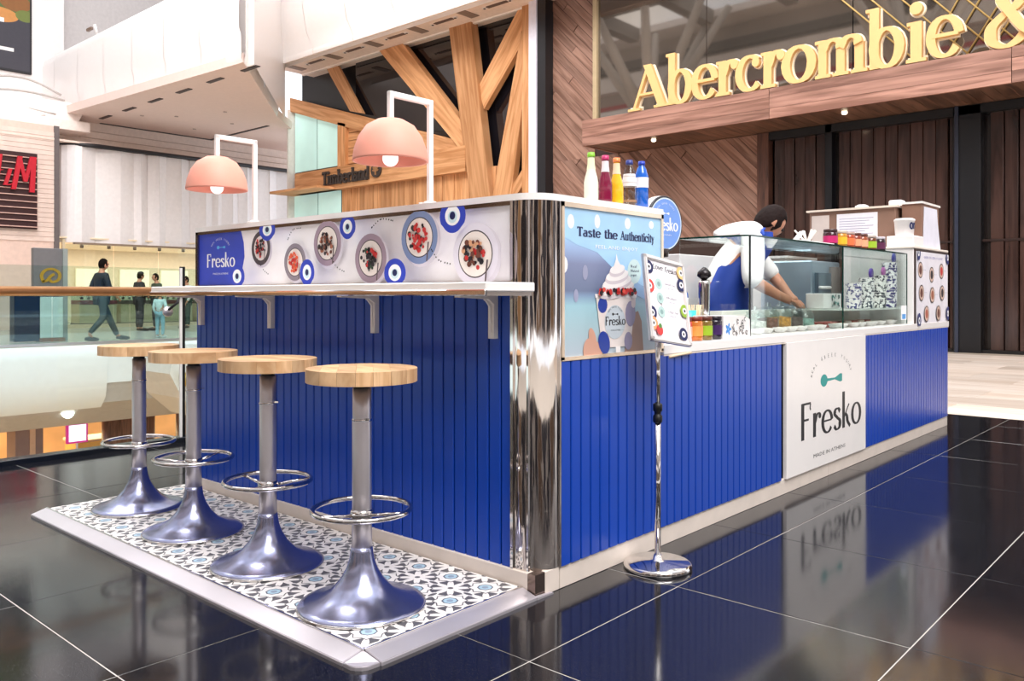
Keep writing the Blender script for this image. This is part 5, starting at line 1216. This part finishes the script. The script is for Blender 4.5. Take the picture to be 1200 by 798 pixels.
t = thing('spoon_bundle', 'bunch of pale wooden spoons in a clear beaker behind the napkin box', 'spoons', (-.245, 1.495, .829))
MB().lathe([(.03, .829), (.034, .92)], -.245, 1.495, 16, cap=False).build('beaker', glass('#e8f4f0', .4, .95), t)
for k in range(9): a = k*.7; MB().tube([(-.245+.01*math.cos(a), 1.495+.01*math.sin(a), .84), (-.245+.035*math.cos(a), 1.495+.035*math.sin(a), .985)], .004, 5).build('spoon', M('#e2c9a4', .5), t)
t = thing('paper_cup_stack', 'white paper cups stacked beside the price card', 'cups', (-.2, 1.28, .829))
for k in range(5): MB().lathe([(.03, .829+k*.022), (.037, .9+k*.022), (.039, .902+k*.022)], -.2, 1.27, 18, cap=False).build('cup', WHITE, t)
cup((-.35, 1.50, .95), .03, .04, .11, M('#18181c', .35), 'black cup with a white mark above the teal cup', rim=BLACK); 
o = MB().box(-.46, -.30, 1.2, 1.66, .829, .949, .004).build('counter_riser', M('#d8d2cc', .4)); tag(o, 'white riser block at the back of the counter', 'stand')
o = MB().prism(ell(1.497, 1.005, .008, .022, 12), SIDE(-.309), 0, .002).prism(ell(1.497, 1.005, .014, .03, 12), SIDE(-.3098), 0, .001).build('white_mark', WH); tag(o, 'small white oval mark card on the black cup', 'card')
bottle((-.38, 1.625, .95), [(.022, 0), (.026, .004), (.026, .07), (.024, .09), (.012, .115), (.011, .13)], M('#1f62c0', .2, coat=.4), M('#1c3a90', .35), 'small blue bottle behind the black cup', [(.035, .07, lambda z: .0266, WH)], grp=None, hcap=(.128, .142), rcap=.013)
t = thing('citrus_press', 'tall chrome juicer with a pointed black top against the white panel', 'juicer', (-.255, 1.615, .829))
MB().lathe([(.05, .829), (.052, .85), (.03, .87), (.02, .9)], -.255, 1.615, 24).build('base', CHROME, t); MB().lathe([(.024, .88), (.026, .9), (.03, 1.09), (.026, 1.11)], -.255, 1.615, 24).build('body', CHROME, t)
MB().lathe([(.012, 1.11), (.036, 1.13), (.032, 1.15), (.012, 1.17), (.004, 1.175)], -.255, 1.615, 24).build('top', M('#2a2628', .25, .5), t)
t = thing('display_board', 'navy printed panel with pink ball shape behind the round sign', 'panel', (-.5, 1.45, .829))
MB().box(-.52, -.5, 1.28, 1.62, .829, 1.2, .003).build('panel', M('#27348c', .4), t); MB().ball((-.49, 1.45, 1.15), .055, 14, sc=(.4, 1, .9)).build('pink_shape', M('#e0608c', .4), t)

# cup stacks in the case
GR = 'nested patterned cups in the display case'
ORD = ['first', 'second', 'third', 'fourth', 'fifth', 'sixth', 'seventh', 'eighth', 'ninth', 'tenth', 'eleventh', 'twelfth', 'thirteenth', 'fourteenth', 'fifteenth', 'sixteenth', 'seventeenth']
ST = [(3.86, 8, PT), (4.0-.06, 11, pattern('#38407c', '#f0efe8', 30, .4)), (4.03, 12, pattern('#486048', '#eef0ea', 30, .4)), (4.11, 15, pattern('#20286c', '#eef0f0', 26, .46))]
ST = [(3.37, 7, pattern('#39407c', '#f2f0ee', 55, .47), 'first'), (3.61, 9, pattern('#3c4a58', '#f0f2ee', 60, .46), 'second'), (3.86, 10, pattern('#2c3a44', '#eef0ea', 50, .48), 'third'), (4.085, 15, pattern('#20286c', '#eef0f0', 46, .49), 'tallest, rightmost')]
for y, n, m, nm in ST:
    c0 = cup((-.13, y, .946), .042, .052, .05, m, 'patterned paper cup nested in the '+nm+' cup stack of the display case', 'paper_cup', GR, rim=WHITE)
    c0['label'] = 'patterned paper cup, bottom one of the '+nm+' cup stack in the case'
    for k in range(1, n): dup(c0, (-.13, y, .946+k*.0195), 'patterned paper cup, '+('topmost' if k == n-1 else ORD[k]+' from the bottom')+' in the '+nm+' cup stack of the case')
for i, (y, z, c_) in enumerate(((3.61, 1.2, '#5c40a8'), (3.86, 1.215, '#c070b8'), (4.085, 1.315, '#2c3c9c'))):
    o = MB().lathe([(.001, -.006), (.034, -.006), (.036, 0), (.034, .006), (.001, .006)], n=20, mat=Matrix.Translation((-.10, y, z-.02)) @ Matrix.Rotation(PI/2, 4, 'Y')).build('round_tag', M(c_, .35)); tag(o, ['violet round tag standing on the second cup stack', 'pink lilac round tag standing on the third cup stack', 'navy round tag standing against the tallest cup stack'][i], 'tag')
    o.location.z = 0
o = thing('patterned_box', 'white box with teal floral print on the shelf at the case divider', 'box', (-.3, 3.2, .946)); MB().box(-.40, -.28, 3.25, 3.56, .946, 1.045, .003).build('body', WHITE, o)
pb = Print(SIDE(-.28), (3.26, 3.55, .95, 1.04)); rq = random.Random(4)
for i in range(24): pb.add(ell(3.46+rq.uniform(-.08, .08), .996+rq.uniform(-.035, .035), .012, .006, 8, rq.uniform(0, 3)), rq.choice([M('#50a8a0', .4), M('#1c5450', .4), BK]))
pb.build('floral_print', o)
# topping jars and dishes in the case
for i, (y, c_, h) in enumerate(((2.28, '#7c5040', .12), (2.45, '#c88a3c', .125), (2.62, '#5c4a44', .12), (2.78, '#8ca89c', .1), (2.12, '#d8ccc4', .10))):
    t = thing('topping_jar', ['glass jar of brown nuts in the left half of the case', 'glass jar of golden topping in the left half of the case', 'glass jar of dark chocolate pieces in the left half of the case', 'low glass jar of pale green topping near the case divider', 'glass jar of pale topping nearest to the case corner'][i], 'jar', (-.22, y, .83), 'topping jars in the display case')
    MB().lathe([(.055, .83), (.062, .84), (.062, .83+h*.85), (.045, .83+h)], -.22, y, 20, cap=False).build('glass', glass('#dff0ec', .5, .93), t); MB().lathe([(.05, .835), (.057, .84), (.057, .83+h*.6), (.001, .83+h*.66)], -.22, y, 18, cap=False).build('topping', M(c_, .7, 0, .5, 60), t); MB().lathe([(.046, .83+h), (.05, .84+h), (.02, .85+h), (.012, .87+h), (.001, .872+h)], -.22, y, 18).build('lid', glass('#eef8f4', .6, .9), t)
rq = random.Random(11); d0 = None
for i in range(17):
    y = 1.76+i*.14+(.1 if i >= 8 else 0); nm = 'small white tasting dish by the case front glass'
    x = -.09-rq.uniform(0, .03)
    if d0 is None:
        d0 = thing('tasting_dish', 'small white tasting dish with pale topping, nearest to the case corner', 'dish', (x, y, .829), 'tasting dishes along the front glass'); MB().lathe([(.02, .829), (.034, .845), (.04, .856), (.037, .856), (.02, .835)], x, y, 18, cap=False).build('bowl', WHITE, d0); MB().lathe([(.03, .848), (.018, .858), (.001, .86)], x, y, 14, cap=False).build('topping', M('#ece4d6', .7, 0, .2, 60), d0)
    else: dup(d0, (x, y, .829), 'small white tasting dish, '+ORD[i]+' from the case corner along the front glass')
# row of red/brown packs on the right half
for i in range(7):
    o = MB().box(-.27, -.18, 0, .1, 0, .035, .004).build('snack_pack', M(['#8c3028', '#b8746c', '#7c3c2c', '#e8ddd2', '#a8584c', '#d8c4b4', '#9c4438'][i], .4)); o.location = (0, 3.0+i*.125, .829); o.rotation_euler = (0, 0, 0)
    tag(o, ['first dark red', 'second dusty rose', 'third brown red', 'fourth cream', 'fifth brick red', 'sixth beige', 'seventh deep red'][i]+' snack pack from the case divider', 'pack', 'snack packs in the display case')
# white tray & small things on top of the case
o = MB().box(-.3, -.06, 2.35, 2.85, zT+.009, zT+.018, .002).build('tray', WHITE); tag(o, 'flat white tray on the display case left of the syrup jars', 'tray')
t = thing('spoon_cup', 'clear cup of white spoons on the case beside the magenta jar', 'spoons', (-.2, 2.78, zT+.018))
for k in range(7): MB().tube([(-.2, 2.78, zT+.022), (-.2+.05*math.cos(k), 2.78+.07*math.sin(k*1.7), zT+.10)], .006, 5).build('spoon', M('#f0e8e0', .4), t)
o = MB().tube([(-.16, 2.5, zT+.02), (-.14, 2.55, zT+.07)], .014, 8).build('dispenser_tube', WHITE); tag(o, 'short white tube standing on the tray', 'tube')
# machine and boxes behind
t = thing('yogurt_machine', 'tall stainless steel machine behind the display case', 'machine', (-1.1, 4.0, 0))
MB().box(-1.0, -.6, 3.85, 4.4, .35, 1.29, .01).build('housing', M('#a9bccb', .3, .7, .1, 2), t); MB().box(-.6, -.57, 3.9, 4.14, .95, 1.2).build('front_plate', M('#6f8796', .2, .7), t); MB().box(-.6, -.58, 4.18, 4.36, .9, 1.25).build('side_plate', M('#8c8480', .4), t); MB().box(-.96, -.62, 3.88, 4.37, 0, .35).build('cabinet', DARK, t)
for k in range(3): MB().lathe([(.012, .9), (.016, .96)], -.55, 3.94+k*.08, 10).build('nozzle', STEEL, t)
MB().tube([(-.56, 3.9, 1.09), (-.56, 4.1, 1.09)], .012, 8).build('handle', WHITE, t)
t = thing('carton', 'large brown carton with a white paper sheet on top of the cabinet', 'box', (-.5, 4.45, 1.388))
MB().box(-.86, -.2, 4.45, 4.9, 1.388, 1.70, .004).build('body', M('#8a6a5a', .7, 0, .08, 4), t); MB().box(-.64, -.33, 4.445, 4.449, 1.45, 1.672).build('paper_sheet', M('#f0ecf2', .5), t)
pp = Print(FRONT(4.4448)); 
for k in range(8): pp.rectg(-.62, -.36-.03*(k % 3), 1.63-k*.02, 1.634-k*.02, M('#9a96b4', .4))
pp.build('paper_print', t)
MB().box(-.88, -.18, 4.43, 4.92, 1.70, 1.715).build('lid', M('#e6d6c6', .5), t)
MB().box(-.84, -.70, 4.444, 4.449, 1.46, 1.67).build('side_sheet', M('#d2c2ba', .5), t)
o = thing('cup_lid_pile', 'small white lid on top of the large carton', 'lid', (-.5, 4.6, 1.716)); MB().lathe([(.05, 1.716), (.05, 1.74), (.03, 1.75)], -.5, 4.6, 18).build('lid', WHITE, o)
o = MB().box(-.3, -.2, 4.6, 4.7, 1.716, 1.77, .01).build('paper_bag', WHITE); tag(o, 'small crumpled white paper bag at the right end of the large carton', 'bag')
t = thing('carton', 'tall narrow brown carton with white top at the right end', 'box', (-.1, 4.8, 1.388))
MB().box(-.17, -.03, 4.5, 4.95, 1.388, 1.72, .003).build('body', M('#8a6654', .7), t); MB().box(-.175, -.02, 4.49, 4.96, 1.72, 1.735).build('lid', M('#f4ece6', .5), t); MB().prism([(4.52, 1.39), (4.98, 1.39), (4.9, 1.6), (4.88, 1.7), (4.55, 1.7)], SIDE(-.028), 0, .004).build('paper_sheet', M('#e6e4f0', .5), t)
t = thing('tub', 'white lidded yogurt tub with navy letters on the white tray box', 'tub', (-.12, 4.4, 1.44))
MB().lathe([(.062, 1.47), (.07, 1.58), (.073, 1.582), (.073, 1.592), (.06, 1.6)], -.11, 4.36, 24).build('body', WHITE, t)
wp = MB()
for p in word('oro', 0, 0, .03, .045, T=.4, t=.25):
    wp.faces([(-.11+.0702*math.cos(-.75+a/.07), 4.36+.0702*math.sin(-.75+a/.07), 1.52+b) for a, b in p], [tuple(range(len(p)))])
wp.build('lettering', NAVY, t)
o = MB().box(-.2, -.01, 4.24, 4.48, 1.389, 1.468, .006).build('storage_bin', WHITE); tag(o, 'white plastic bin on the menu cabinet under the tub', 'bin')
# litter specks on the dark floor
for i, (x, y) in enumerate(((-.02, -.86), (.03, -.85), (.55, .95), (.8, 1.6))):
    pass
